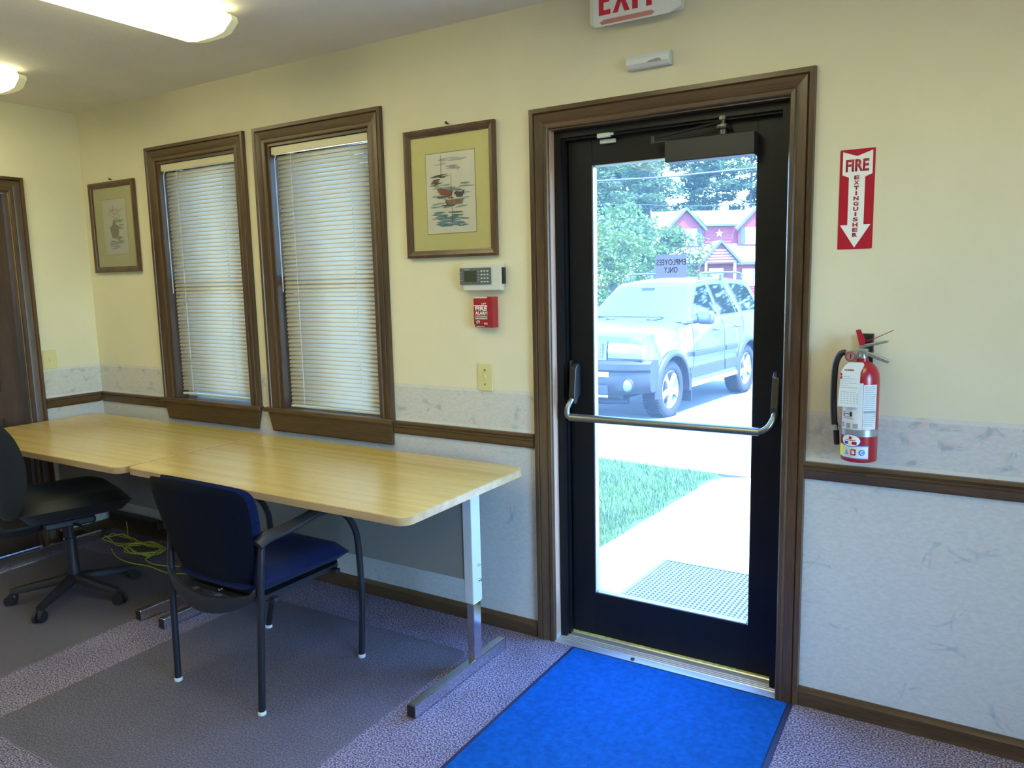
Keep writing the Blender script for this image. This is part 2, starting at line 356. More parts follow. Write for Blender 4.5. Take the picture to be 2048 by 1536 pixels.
m = MB(); m.box(CX-.12, RX+.12, BY-.12, 0, -.1, 0); setp(m.build('floor', carpet_mat()), kind='structure')

# profiles: (across, out)
RAILP = [(0, 0), (0, .008), (.006, .012), (.030, .014), (.034, .018), (.040, .018), (.042, .011), (.046, .011), (.048, .016), (.0583, .013), (.0583, 0)]
BASEP = [(0, 0), (0, .013), (.050, .013), (.056, .009), (.066, .005), (.068, 0)]
def strip_x(name, prof, x0, x1, z0, mat, parent=None):
    m = MB(); m.loops([[(x, -d, z0+s_) for s_, d in prof] for x in (x0, x1)]); return m.build(name, mat, parent, smooth=30)
def strip_y(name, prof, y0, y1, z0, mat, parent=None, x=CX):
    m = MB(); m.loops([[(x+d, y, z0+s_) for s_, d in prof] for y in (y0, y1)]); return m.build(name, mat, parent, smooth=30)
ZR = .8053
for i, (a, b_) in enumerate(((CX, -3.947), (-2.262, -1.529), (-.495, RX))): setp(strip_x('trim_%d' % (i+2), RAILP, a, b_, ZR, WX), kind='structure')
setp(strip_y('trim_5', RAILP, -.336, -.018, ZR, WY), kind='structure')
setp(strip_y('trim_6', RAILP, BY, -1.355, ZR, WY), kind='structure')
for i, (a, b_) in enumerate(((CX, -1.529), (-.495, RX))): setp(strip_x('baseboard_front' if not i else 'baseboard_front.001', BASEP, a, b_, 0, WX), kind='structure')
setp(strip_y('baseboard_left', BASEP, -.336, -.014, 0, WY), kind='structure')

CASP = [(0, 0), (0, .010), (.004, .014), (.016, .015), (.021, .010), (.034, .014), (.052, .017), (.055, .012), (.059, .019), (.074, .019), (.076, .0)]
def frame_boards(parent, x0, x1, z0, z1, wd, name='casing_board', plane='x', at=0, bottom=False):
    """mitred casing round an opening"""
    k = wd/.076
    def pt(a, z, d): return (a, -d, z) if plane == 'x' else (at+d, a, z)
    m = MB(); m.loops([[pt(x0-s_*k, z1+s_*k, d) for s_, d in CASP], [pt(x1+s_*k, z1+s_*k, d) for s_, d in CASP]]); m.build(name, WX if plane == 'x' else WY, parent, smooth=30)
    for sx, xx in ((-1, x0), (1, x1)):
        m = MB(); m.loops([[pt(xx+sx*s_*k, z0, d) for s_, d in CASP], [pt(xx+sx*s_*k, z1+s_*k, d) for s_, d in CASP]]); m.build(name, WZ, parent, smooth=30)

# ------------------------------------------------------------------ windows with blinds
SLATM = None
def slat_material():
    m = bpy.data.materials.new('blind_slat_cream'); m.use_nodes = True; t = m.node_tree; N = t.nodes; L = t.links; b = N['Principled BSDF']
    b.inputs['Base Color'].default_value = (.68, .665, .58, 1); b.inputs['Roughness'].default_value = .35
    tl = N.new('ShaderNodeBsdfTranslucent'); tl.inputs[0].default_value = (.80, .60, .36, 1)
    mx = N.new('ShaderNodeMixShader'); mx.inputs[0].default_value = .03
    L.new(b.outputs[0], mx.inputs[1]); L.new(tl.outputs[0], mx.inputs[2]); L.new(mx.outputs[0], N['Material Output'].inputs[0]); return m
SLATM = slat_material(); CORD = P('white_cord', (.75, .76, .76), .6); HEADM = P('cream_headrail_metal', (.66, .62, .42), .4)
def window(name, x0, x1, ap0, ap1, st0, st1):
    t = setp(thing(name, ((x0+x1)/2, 0, WZ0)), kind='structure')
    frame_boards(t, x0, x1, WZ0, WZ1, .078)
    for a, b_ in ((x0, x0+.014), (x1-.014, x1)):
        m = MB(); m.box(a, b_, 0, .13, WZ0, WZ1-.014); m.build('jamb', WZ, t)
    m = MB(); m.box(x0, x1, 0, .13, WZ1-.014, WZ1); m.build('head_jamb', WX, t)
    m = MB(); m.box(st0, st1, -.034, .0, WZ0-.008, WZ0+.014); m.box(x0+.014, x1-.014, 0, .13, WZ0, WZ0+.014); m.build('window_stool', WX, t, bevel=.004)
    m = MB(); m.prism([(ap0+.028, .750), (ap1-.028 if name != 'window_2' else ap1-.004, .750), (ap1, WZ0-.008), (ap0, WZ0-.008)], .018, 1, -.018); m.build('apron', WX, t, bevel=.004)
    sash = P('white_sash_paint', (.7, .7, .68), .5) if 'white_sash_paint' not in bpy.data.materials else bpy.data.materials['white_sash_paint']
    for za, zb, yy in ((WZ0+.016, 1.52, .075), (1.50, WZ1-.016, .105)):
        m = MB(); a, b_ = x0+.016, x1-.016
        m.box(a, a+.035, yy, yy+.025, za, zb); m.box(b_-.035, b_, yy, yy+.025, za, zb); m.box(a+.035, b_-.035, yy, yy+.025, za, za+.04); m.box(a+.035, b_-.035, yy, yy+.025, zb-.035, zb)
        s_ = m.build('sash', sash, t); m = MB(); m.box(a+.035, b_-.035, yy+.010, yy+.014, za+.04, zb-.035); m.build('pane', WGLASS, s_)
    return t
window('window_1', W1[0], W1[1], -3.946, -3.148, -3.965, -3.135)
window('window_2', W2[0], W2[1], -3.088, -2.266, -3.104, -2.258)
def blind(x0, x1, label, zb, y=.034):
    t = thing('window_blind', ((x0+x1)/2, y, zb), 0, label, 'blind', 'blinds hanging in the two windows')
    m = MB(); zt = WZ1-.016; m.box(x0+.002, x1-.002, y-.022, y+.014, zt-.036, zt, .003); h = m.build('headrail', HEADM, t)
    m = MB(); m.box(x0+.012, x1-.012, y-.019, y+.010, zt-.0385, zt-.0365); m.build('headrail_lip', CHROME, h)
    a, b_ = x0+.022, x1-.006; th = R(62.5)
    m = MB(); n = 5; prof = []
    for k in range(n+1):
        u = (k/n-.5)*.0252; c = .0022*(1-(2*k/n-1)**2)
        prof.append((-u*cos(th)-c*sin(th)*-1, u*sin(th)*1+c*cos(th)))
    # room-side edge down: y decreases as z decreases
    prof = [(u_*cos(th)+c_*-sin(th), u_*sin(th)+c_*cos(th)) for u_, c_ in (((k/n-.5)*.0252, .0022*(1-(2*k/n-1)**2)) for k in range(n+1))]
    rows = [[(x, p_[0], p_[1]) for p_ in prof] for x in (a-(x0+x1)/2, b_-(x0+x1)/2)]
    vs = [[m.b.verts.new(q) for q in r_] for r_ in rows]
    for i in range(n): m.face([vs[0][i], vs[1][i], vs[1][i+1], vs[0][i+1]])
    first = m.build('slat', SLATM, t, local=True, smooth=60, recalc=False); z = zt-.052; k = 0
    md = first.modifiers.new('solid', 'SOLIDIFY'); md.thickness = .0006
    while z > zb+.026:
        loc = (0, 0, z-zb)
        if k == 0: first.location = loc
        else: copy_of(first, t, loc)
        k += 1; z -= .0205
    m = MB(); m.box(a, b_, y-.011, y+.011, zb+.002, zb+.013, .003); m.build('bottom_rail', HEADM, t)
    for fx in (.17, .80):
        m = MB(); xx = a+(b_-a)*fx
        for dy in (-.0135, .0135): m.tube([(xx, y+dy, zb+.012), (xx, y+dy, zt-.036)], .0008, 4)
        zz = zt-.05
        while zz > zb+.03: m.tube([(xx+.004, y-.0138, zz), (xx-.004, y-.0142, zz-.009)], .0013, 4); zz -= .0205
        m.build('ladder_cord', CORD, t)
    m = MB(); m.tube([(x0+.035, y-.022, zt-.038), (x0+.030, y-.026, zt-.06), (x0+.034, y-.026, 1.45)], .0025, 6); m.build('tilt_wand', P('clear_wand', (.6, .62, .64), .2), t)
    return t
blind(W1[0]+.014, W1[1]-.014, 'cream mini blind in the left window next to the small picture', .885)
blind(W2[0]+.014, W2[1]-.014, 'cream mini blind in the right window beside the large picture', .8725)

# ------------------------------------------------------------------ front door
d = setp(thing('door_1', ((D0+D1)/2, .08, 0)), kind='structure')
frame_boards(d, D0+.008, D1-.008, 0, DH-.004, .078)
m = MB(); m.box(D0, D0+.010, 0, .036, .03, DH); m.build('wood_jamb', RAWZ, d)
m = MB(); m.box(D0-.001, D0+.0105, -.001, .037, 0, .03); m.build('jamb_foot', P('grey_caulk', (.42, .40, .38), .8), d)
m = MB(); m.box(D1-.010, D1, 0, .036, 0, DH); m.build('wood_jamb', WZ, d)
m = MB(); m.box(D0+.010, D1-.010, 0, .036, DH-.010, DH); m.build('head_jamb', WX, d)
m = MB(); m.box(D0, D0+.038, .036, .14, .012, DH); m.box(D0, D0+.046, .055, .078, .012, DH); m.box(D0+.038, D0+.066, .1255, .14, .012, DH); m.build('frame_post', BLACKM, d)
m = MB(); m.box(D1-.038, D1, .036, .14, .012, DH); m.box(D1-.066, D1-.038, .1255, .14, .012, DH); m.build('frame_post', BLACKM, d)
m = MB(); m.box(D0+.038, D1-.038, .036, .14, 2.012, DH); m.box(D0+.066, D1-.066, .1255, .14, 1.99, 2.012); m.box(D0+.038, D1-.038, .050, .078, 2.004, 2.02); m.build('frame_header', BLACKM, d)
L0, L1, LZ0, LZ1 = D0+.048, -.583, .026, 2.006; GX0, GX1, GZ0, GZ1 = -1.304, -.685, .207, 1.906
yb, ye = .080, .124
m = MB(); m.box(L0, GX0, yb, ye, LZ0, LZ1, .002); m.build('stile', BLACKM, d)
m = MB(); m.box(GX1, L1, yb, ye, LZ0, LZ1, .002); m.build('stile', BLACKM, d)
m = MB(); m.box(GX0, GX1, yb+.001, ye, LZ0, GZ0, .002); m.build('bottom_rail', BLACKM, d)
m = MB(); m.box(GX0, GX1, yb+.001, ye, GZ1, LZ1, .002); m.build('top_rail', BLACKM, d)
BEAD = P('skylit_glazing_bead', (.50, .54, .60), .3, .5)  # metal bead; skylight on the recess edges is put into its pale colour
bd = .010
for nm, rings in (('v', [(GX0, 0), (GX1, 1)]),):
    m = MB(); m.prism([(GX0, yb+.003), (GX0+.004, yb+.003), (GX0+bd, .100), (GX0, .100)], GZ1-GZ0, 2, GZ0); m.build('glazing_bead', BEAD, d)
    m = MB(); m.prism([(GX1, yb+.003), (GX1-.003, yb+.003), (GX1-.006, .100), (GX1, .100)], GZ1-GZ0, 2, GZ0); m.build('glazing_bead', BLACKM, d)
    m = MB(); m.prism([(yb+.003, GZ0), (yb+.003, GZ0+.004), (.100, GZ0+bd), (.100, GZ0)], GX1-GX0-.02, 0, GX0+.010); m.build('glazing_bead', BEAD, d)
    m = MB(); m.prism([(yb+.003, GZ1), (yb+.003, GZ1-.003), (.100, GZ1-.007), (.100, GZ1)], GX1-GX0-.02, 0, GX0+.010); m.build('glazing_bead', BEAD, d)
m = MB(); m.box(GX0+.001, GX1-.001, .101, .107, GZ0+.001, GZ1-.001); m.build('glass_pane', GLASS, d)
# outer sill and threshold
m = MB(); th_p = [(-.016, 0), (-.016, .003), (.012, .010), (.015, .007), (.018, .010), (.024, .011), (.026, .009), (.028, .0115), (.034, .0125), (.036, .010), (.038, .0125), (.044, .014), (.046, .012), (.048, .015), (.070, .019), (.074, .016), (.078, .020), (.150, .012), (.150, 0)]
m.loops([[(x, y, z) for y, z in th_p] for x in (D0+.006, D1-.006)]); th_ = m.build('threshold', ALU, d)
m = MB(); m.box(D0+.04, D1-.04, .0785, .0835, .017, .027); m.build('door_sweep', P('yellow_weatherstrip', (.45, .42, .10), .7, var=(60, .4)), d)
m = MB(); m.cyl((-1.105, -.004, .006), (-1.105, -.004, .0095), .009, n=8); m.build('screw', P('bronze_screw', (.25, .18, .13), .4, .8), th_)
# crash bar
BARM = P('bar_anodised_grey', (.22, .22, .20), .33, .85)
for sx, xx in ((-1, -1.372), (1, -.598)):
    m = MB(); hh = [(.000, 1.150), (.026, 1.150), (.044, 1.135), (.060, 1.03), (.055, .995), (.042, .990), (.012, 1.02), (0, 1.02)]
    hh = [(.080-a, b_) for a, b_ in hh]; m.prism(hh, .026, 0, xx-.013); m.build('push_bar_bracket', BLACKP if sx < 0 else BRONZE, d, bevel=.004)
    if sx < 0:
        m = MB(); m.box(xx-.030, xx-.020, .062, .0795, 1.02, 1.16); m.build('bracket_plate', BRONZE, d, bevel=.002)
zb_ = .955
m = MB(); m.tube([(-1.372, .030, 1.012), (-1.375, .012, 1.000), (-1.380, -.002, .975), (-1.374, -.006, .950), (-1.352, -.006, .945)], .0105, 12, 5); m.build('push_bar_arm', BARM, d, smooth=60)
m = MB(); m.tube([(-.598, .030, 1.010), (-.600, .014, .992), (-.612, .000, .968), (-.632, -.006, .953), (-.655, -.006, .949)], .0105, 12, 5); m.build('push_bar_arm', BARM, d, smooth=60)
m = MB(); m.tube([(-1.366, -.006, .946), (-.640, -.006, .950)], .0125, 16, flat=(1.25, 1)); m.build('push_bar', BARM, d, smooth=60)
# door closer
m = MB(); m.box(-.992, -.682, .018, .0795, 1.879, 1.955, .004); cl = m.build('door_closer', P('closer_cover_charcoal', (.018, .018, .019), .45), d)
m = MB(); m.cyl((-.795, .05, 1.955), (-.795, .05, 1.984), .012); m.box(-.812, -.778, .030, .0795, 1.975, 1.990, .002); m.cyl((-.795, .046, 1.985), (-.795, .046, 2.012), .009); m.cyl((-.795, .046, 2.005), (-.795, .046, 2.018), .014, n=8); m.build('closer_pivot', BRONZE, cl, smooth=40)
m = MB(); m.tube([(-.795, .040, 1.999), (-1.035, .020, 1.966)], .0045, 8); m.tube([(-1.038, .022, 1.960), (-.860, .045, 1.962)], .006, 8); m.cyl((-1.036, .021, 1.950), (-1.036, .021, 1.974), .009); m.box(-1.045, -.985, .018, .024, 1.952, 1.956); m.build('closer_arm', BLACKP, cl, smooth=40)

# ------------------------------------------------------------------ left door
d2 = setp(thing('door_2', (CX, -.845, 0)), kind='structure')
frame_boards(d2, -1.262, -.419, 0, 2.024, .080, plane='y', at=CX)
for a, b_ in ((-1.27, -1.255), (-.435, -.42)):
    m = MB(); m.box(CX-.12, CX, a, b_, 0, 2.03); m.build('jamb', WZ, d2)
m = MB(); m.box(CX-.12, CX, -1.255, -.435, 2.015, 2.03); m.build('head_jamb', WY, d2)
m = MB(); xl = CX-.030
m.box(xl-.035, xl-.008, -1.252, -.438, .01, 2.012)
for y0, y1 in ((-1.252, -1.142), (-.90, -.79), (-.548, -.438)): m.box(xl-.008, xl, y0, y1, .01, 2.012)
for z0, z1 in ((.01, .23), (.78, .93), (1.58, 1.68), (1.90, 2.012)):
    for y0, y1 in ((-1.142, -.90), (-.79, -.548)): m.box(xl-.008, xl, y0, y1, z0, z1)
lf = m.build('door_leaf', DOORW, d2)
for z0, z1 in ((.23, .78), (.93, 1.58), (1.68, 1.90)):
    for y0, y1 in ((-1.142, -.90), (-.79, -.548)):
        m = MB(); m.box(xl-.009, xl-.002, y0+.02, y1-.02, z0+.02, z1-.02, .004); m.build('door_panel', DOORW, lf)
m = MB(); m.cyl((xl, -1.19, .95), (xl+.045, -1.19, .95), .012); m.sphere((xl+.055, -1.19, .95), .026); m.build('door_knob', P('brass', (.6, .42, .15), .3, 1), lf, smooth=50)

# fill_window: unseen, added in the right wall to bring in blue fill daylight
w3 = setp(thing('fill_window', (RX, -2.15, .12)), kind='structure')
m = MB()
for y in (-2.9, -2.175, -1.35): m.box(RX+.03, RX+.07, y, y+.05, .12, 2.1)
m.box(RX+.03, RX+.07, -2.85, -1.35, .12, .17); m.box(RX+.03, RX+.07, -2.85, -1.35, 2.05, 2.1); m.build('sash', WHITEP, w3)
m = MB(); m.box(RX+.045, RX+.05, -2.85, -1.35, .17, 2.05); m.build('pane', WGLASS, w3)

# ------------------------------------------------------------------ ceiling lamps (wraparound fluorescent fixtures)
DIFF = P('lit_prismatic_diffuser', (.8, .8, .6), .4, emit=(LAMP_COL, LAMP)); ENDM = P('translucent_end_cap', (.72, .72, .46), .3, emit=((1, .95, .55), .22)); PANM = P('white_fixture_pan', (.75, .74, .66), .5)
def fixture(x, y0, y1, label, grp='wraparound fluorescent ceiling lamps'):
    t = thing('ceiling_light', (x, (y0+y1)/2, H), 0, label, 'lamp', grp)
    m = MB(); m.box(x-.115, x+.115, y0+.03, y1-.03, H-.025, H-.001); m.build('fixture_pan', PANM, t)
    pr = [(-.15, -.022), (-.152, -.040), (-.105, -.074), (-.05, -.082), (.05, -.082), (.105, -.074), (.152, -.040), (.15, -.022)]
    m = MB(); m.loops([[(x+a, yy, H+b_) for a, b_ in pr] for yy in (y0+.045, y1-.045)], close=True, cap=True); m.build('diffuser', DIFF, t, smooth=30)
    for yy, s_ in ((y0, 1), (y1, -1)):
        m = MB(); sc = lambda k: [(x+a*k, b_*(1 if b_ > -.03 else (.3+.7*k))) for a, b_ in pr]
        m.loops([[(p_[0], yy+s_*q, H+p_[1]) for p_ in sc(k)] for q, k in ((0, .88), (.012, .96), (.0455, 1.01))]); m.build('end_cap', ENDM, t, smooth=40)
fixture(-2.585, -1.80, -.575, 'wraparound ceiling lamp nearest the camera, cut by the top edge')
fixture(-4.02, -1.85, -.62, 'wraparound ceiling lamp cut by the left edge, above the dark door')
for x, y, l_ in ((-1.15, -1.25, 'wraparound ceiling lamp out of the frame above the blue entrance mat'), (.29, -1.25, 'wraparound ceiling lamp out of the frame right of the door'), (-2.585, -3.9, 'wraparound ceiling lamp behind the camera on the left'), (.29, -3.9, 'wraparound ceiling lamp behind the camera on the right')): fixture(x, y-.6, y+.6, l_, 'unseen lamps added for the room light')  # unseen fixtures added along the visible grid to brighten the room

# ================================================================== TABLES
TGREY = P('grey_leg_enamel', (.50, .51, .50), .4); PANEL = P('grey_modesty_panel', (.20, .195, .17), .5)
def table(x0, x1, y0, y1, lx, label, lo=.03):
    t = thing('work_table', ((x0+x1)/2, (y0+y1)/2, 0), 0, label, 'table', 'oak laminate work tables along the wall')
    m = MB(); m.prism(rrect(x0+.001, x1-.001, y0+.001, y1-.001, .045, 6), .0295, 2, .7105); m.build('tabletop', TABLE, t)
    m = MB(); a = rrect(x0-.0015, x1+.0015, y0-.0015, y1+.0015, .046, 6); b_ = rrect(x0+.003, x1-.003, y0+.003, y1-.003, .044, 6)
    m.loops([[(*p, .7385) for p in a], [(*p, .712) for p in a], [(*p, .7095) for p in b_], [(*p, .7402) for p in b_]], wrap=True); m.build('edge_band', TEDGE, t, smooth=35)
    for x in lx:
        m = MB(); m.box(x-.020, x+.020, -.385, -.325, .275, .690, .003); c = m.build('leg_sleeve', TGREY, t)
        m = MB(); m.box(x-.022, x+.022, -.69, -.20, .6905, .7095); m.box(x-.034, x+.034, -.67, -.22, .705, .7095); m.build('top_bracket', P('white_bracket', (.62, .64, .62), .4) if 'white_bracket' not in bpy.data.materials else bpy.data.materials['white_bracket'], c)
        m = MB(); m.box(x-.016, x+.016, -.379, -.331, .040, .274, .002); m.build('leg_post', CHROME, t)
        m = MB(); m.box(x-.017, x+.017, -.745, -.165, .004, .050, .003); ft = m.build('foot_rail', CHROME, t)
        for ya in (-.7475, -.168): m = MB(); m.box(x-.0165, x+.0165, ya, ya+.0055, .006, .048); m.build('foot_cap', BLACKP, ft)
        for yy in (-.68, -.22): m = MB(); m.cyl((x, yy, 0), (x, yy, .006), .012); m.build('foot_glide', BLACKP, ft)
        for zz in (.36, .42):
            m = MB(); m.cyl((x+.0202, -.345, zz), (x+.030, -.345, zz), .004, n=6); m.cyl((x+.0202, -.345, zz), (x+.024, -.345, zz), .007, n=6); m.build('bolt', CHROME, t)
    m = MB(); m.box(min(lx)+.021, max(lx)-.021, -.380, -.362, .365, .690); m.build('modesty_panel', PANEL, t)
    m = MB(); m.box(min(lx)+.021, max(lx)-.021, -.361, -.340, .672, .690); m.build('stretcher', TGREY, t)
table(-3.046, -1.536, -.818, -.070, (-1.606, -3.005), 'oak laminate table nearest the door with the blue armchair in front')
table(-4.562, -3.060, -.846, -.060, (-3.175, -4.46), 'oak laminate table in the corner with the black office chair in front')

# ================================================================== BLUE ARMCHAIR
FAB = P('navy_fabric', (.007, .013, .058), .85, spec=.12, var=(120, .25), bump=(400, .35, .002), sheen=.03)
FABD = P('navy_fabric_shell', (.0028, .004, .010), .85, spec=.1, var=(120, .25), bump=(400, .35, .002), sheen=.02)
AX0, AX1 = -2.562, -2.055; am = (AX0+AX1)/2
t = thing('armchair', (am, -.75, 0), 0, 'navy blue fabric armchair with black tubular frame in front of the nearer table', 'chair')
for sx, x, fx in ((-1, AX0, -2.595), (1, AX1, -2.062)):
    xr = -2.545 if sx < 0 else -2.077
    top = -2.548 if sx < 0 else -2.052
    m = MB(); m.tube([(xr, -.985, .012), (top-.002*sx, -.975, .43), (top, -.958, .618)], .0125, 12, 4); m.build('leg', BLACKT, t, smooth=60)
    m = MB(); m.tube([(fx+.005*sx, -.503, .012), (top+.008*sx, -.498, .25), (top+.004*sx, -.500, .46), (top+.002*sx, -.516, .545), (top, -.565, .612), (top, -.635, .645), (top, -.70, .650)], .0125, 12, 5); m.build('leg', BLACKT, t, smooth=60)
    m = MB(); m.tube([(top, -.975, .615), (top, -.93, .632), (top+.005*sx, -.85, .638), (top+.006*sx, -.76, .652), (top+.002*sx, -.69, .660), (top, -.64, .658)], lambda q: .024-.010*abs(q-.25), 12, 5, flat=(.62, 1)); m.build('armrest', BLACKP, t, smooth=60)
    for px, py in ((xr, -.985), (fx+.005*sx, -.503)):
        m = MB(); m.lathe((px, py, 0), [(.0145, .001), (.0155, .004), (.0150, .013), (.0125, .016)], n=14); m.build('glide', WHITEP, t, smooth=60)
def seatf(a, b_, c):      # a: x, b: depth (y), c: thickness
    drop = max(0, (b_+.62))**2*1.2 if b_ > -.62 else 0
    return (a, b_, .442+c-drop+.012*((a-am)/.25)**2)
out = rrect(AX0+.035, AX1-.030, -.985, -.470, .07, 6)
m = MB(); m.loops(pad(out, .085, 3, seatf)); m.build('seat', FAB, t, smooth=70)
m = MB(); m.prism(rrect(AX0+.055, AX1-.05, -.95, -.53, .05, 4), .018, 2, .385); m.build('seat_pan', BLACKP, t)
m = MB(); m.box(AX0+.02, AX1-.02, -.60, -.575, .375, .395); m.box(AX0+.02, AX1-.02, -.90, -.875, .372, .392); m.build('seat_frame', BLACKT, t, bevel=.004)
def backf(dy):
    def g(a, b_, c):      # a: x, b: z, c: thickness
        h = (b_-.45)/.37; q = (a-am)/.27
        return (am+(a-am)*1.0, -.955-.085*h+.045*(1-q*q)*-1+.04+c+dy, b_)
    return g
outl = [(-.165, .452), (.165, .452), (.205, .480), (.228, .54), (.252, .66), (.262, .74), (.258, .785), (.235, .808), (.19, .818), (.10, .826), (0, .829), (-.10, .826), (-.19, .818), (-.235, .808), (-.258, .785), (-.262, .74), (-.252, .66), (-.228, .54), (-.205, .480)]
oc = [(p.x, p.y) for p in catmull([Vector((a+am, b_, 0)) for a, b_ in outl+[outl[0]]], 3)][:-1]
m = MB(); m.loops(pad(oc, .036, 4, backf(-.020))); m.build('back_shell', FABD, t, smooth=70)
oc2 = [(am+(a-am)*.985, .64+(b_-.64)*.985) for a, b_ in oc]
m = MB(); m.loops(pad(oc2, .046, 3, backf(.019))); m.build('backrest', FAB, t, smooth=70)
# curved black shroud between the rear legs, below the back
m = MB(); rings = []
for k in range(17):
    q = -1+k/8; x = am+q*.243; y = -.985-.045*(1-q*q)+.01; zt_ = .462-.035*(1-q*q)-.02*(abs(q) < .99); zb = zt_-.022-.038*(1-abs(q)**2.2)
    rings.append([(x, y-.010, zb), (x, y-.014, (zb+zt_)/2), (x, y-.008, zt_), (x, y+.008, zt_), (x, y+.010, (zb+zt_)/2), (x, y+.008, zb)])
m.loops(rings); m.build('back_shroud', P('black_shroud_plastic', (.016, .017, .022), .45), t, smooth=50)
m = MB(); m.cyl((-2.155, -1.062, .470), (-2.155, -1.050, .470), .004, n=8); m.build('rivet', CHROME, t)

# ================================================================== OFFICE CHAIR
OF = P('black_office_fabric', (.007, .0095, .010), .6, var=(60, .2), bump=(350, .3, .002), sheen=.04)
fa = R(-16)     # facing direction turned from +y
t = thing('office_chair', (-3.700, -.735, 0), fa, 'black swivel office chair on casters by the corner table', 'chair')
m = MB(); m.lathe((0, 0, 0), [(.030, .085), (.032, .10), (.028, .17), (.026, .26), (.026, .30)], n=16); m.build('column', BLACKP, t, local=True, smooth=50)
m = MB(); m.lathe((0, 0, 0), [(.018, .30), (.018, .42)], n=14); m.build('gas_lift', BLACKT, t, local=True, smooth=50)
for k in range(5):
    a = R(-132+72*k)-fa; ca, sa = cos(a), sin(a); Lg = .265
    m = MB(); rings = []
    for j in range(6):
        q = j/5; rr = .02+q*(Lg-.01); z = .105-.040*q; hw = .024-.008*q; hh = .020-.007*q
        rings.append([(rr*ca-s_*hw*sa, rr*sa+s_*hw*ca, z+h_*hh) for s_, h_ in ((-1, -1), (-1, .4), (-.5, 1), (.5, 1), (1, .4), (1, -1))])
    m.loops(rings); lg = m.build('leg', BLACKP, t, local=True, smooth=50)
    m = MB(); c = Vector((Lg*ca, Lg*sa, 0)); m.cyl(c+Vector((0, 0, .045)), c+Vector((0, 0, .075)), .008)
    m.sphere(c+Vector((0, 0, .040)), .021, 12, (1, 1, .8)); m.build('caster_hood', BLACKP, lg, local=True, smooth=50)
    for s_ in (-1, 1):
        m = MB(); n_ = Vector((-sa, ca, 0)); cc = c+n_*(s_*.014)+Vector((.012*ca, .012*sa, .026)); m.cyl(cc-n_*.008, cc+n_*.008, .026, n=18); m.build('caster_wheel', BLACKP, lg, local=True, smooth=50)
def oseat(a, b_, c): return (a, b_, .475+c-(.9*(b_-.12)**2 if b_ > .12 else 0)+.03*(a/.25)**2)
m = MB(); m.loops(pad(rrect(-.25, .25, -.225, .25, .12, 7), .115, 3, oseat)); m.build('seat', OF, t, local=True, smooth=70)
m = MB(); m.box(-.09, .09, -.12, .10, .375, .410, .01); m.build('tilt_mechanism', BLACKP, t, local=True)
m = MB(); m.tube([(0, -.08, .385), (0, -.24, .378), (0, -.30, .42), (0, -.315, .60)], .018, 10, 5, flat=(2.0, .6)); m.build('back_bar', BLACKP, t, local=True, smooth=60)
m = MB(); m.tube([(.07, 0, .39), (.16, .02, .388), (.235, .03, .382)], .006, 8, 3); m.build('lever', BLACKP, t, local=True, smooth=60)
def oback(a, b_, c): return (a, -.285+.30*(a/.42)**2-.10*(b_-.72)+c*.9-.55*(b_-.62)**2*(1 if b_ < .62 else .3), b_)
oo = [(-.14, .475), (0, .462), (.14, .475), (.20, .56), (.235, .68), (.24, .79), (.215, .88), (.15, .94), (0, .962), (-.15, .94), (-.215, .88), (-.24, .79), (-.235, .68), (-.20, .56)]
oc = [(p.x, p.y) for p in catmull([Vector((a, b_, 0)) for a, b_ in oo+[oo[0]]], 4)][:-1]
m = MB(); m.loops(pad(oc, .085, 2.4, oback)); m.build('backrest', OF, t, local=True, smooth=70)

# ================================================================== FLOOR MATS
def mat_plastic():
    m = bpy.data.materials.new('clear_vinyl'); m.use_nodes = True; t = m.node_tree; N = t.nodes; L = t.links; b = N['Principled BSDF']
    b.inputs['Base Color'].default_value = (.19, .185, .225, 1); b.inputs['Roughness'].default_value = .30; b.inputs['Specular IOR Level'].default_value = .42
    nz = N.new('ShaderNodeTexNoise'); nz.inputs['Scale'].default_value = 160; tc = N.new('ShaderNodeTexCoord'); L.new(tc.outputs['Object'], nz.inputs[0])
    bp = N.new('ShaderNodeBump'); bp.inputs['Strength'].default_value = .10; bp.inputs['Distance'].default_value = .002; L.new(nz.outputs[0], bp.inputs['Height']); L.new(bp.outputs[0], b.inputs['Normal'])
    tr = N.new('ShaderNodeBsdfTransparent'); tr.inputs[0].default_value = (.88, .88, .86, 1); mx = N.new('ShaderNodeMixShader'); mx.inputs[0].default_value = .50
    L.new(tr.outputs[0], mx.inputs[1]); L.new(b.outputs[0], mx.inputs[2]); L.new(mx.outputs[0], N['Material Output'].inputs[0]); return m
VIN = mat_plastic()
def floor_mat(cx, cy, wx, wy, rz, label):
    t = thing('chair_mat', (cx, cy, 0), rz, label, 'floor mat', 'clear vinyl chair mats')
    m = MB(); a = rrect(-wx/2, wx/2, -wy/2, wy/2, .05, 4); b_ = rrect(-wx/2+.012, wx/2-.012, -wy/2+.012, wy/2-.012, .045, 4)
    rr = m.loops([[(*p, .0005) for p in a], [(*p, .0030) for p in b_]], cap=False); m.face(rr[1]); m.build('vinyl_sheet', VIN, t, local=True)
floor_mat(-2.29, -.885, 1.19, 1.24, R(1), 'clear vinyl chair mat under the blue armchair')
floor_mat(-3.79, -.90, 1.18, 1.22, R(4), 'clear vinyl chair mat under the black office chair')
MATB = P('blue_mat_pile', (.003, .085, .32), .95, var=(45, .22), bump=(300, .6, .004), spec=.15, sheen=.0)
t = thing('entrance_mat', (-.955, -.75, 0), 0, 'bright blue entrance mat with dark rubber edge in front of the door', 'mat')
m = MB(); pts = [(-1.362, -.019), (-.502, -.019), (-.46, -1.62), (-1.355, -1.62)]
m.prism(pts, .003, 2, .0); m.build('rubber_border', P('dark_navy_rubber', (.012, .018, .06), .6), t)
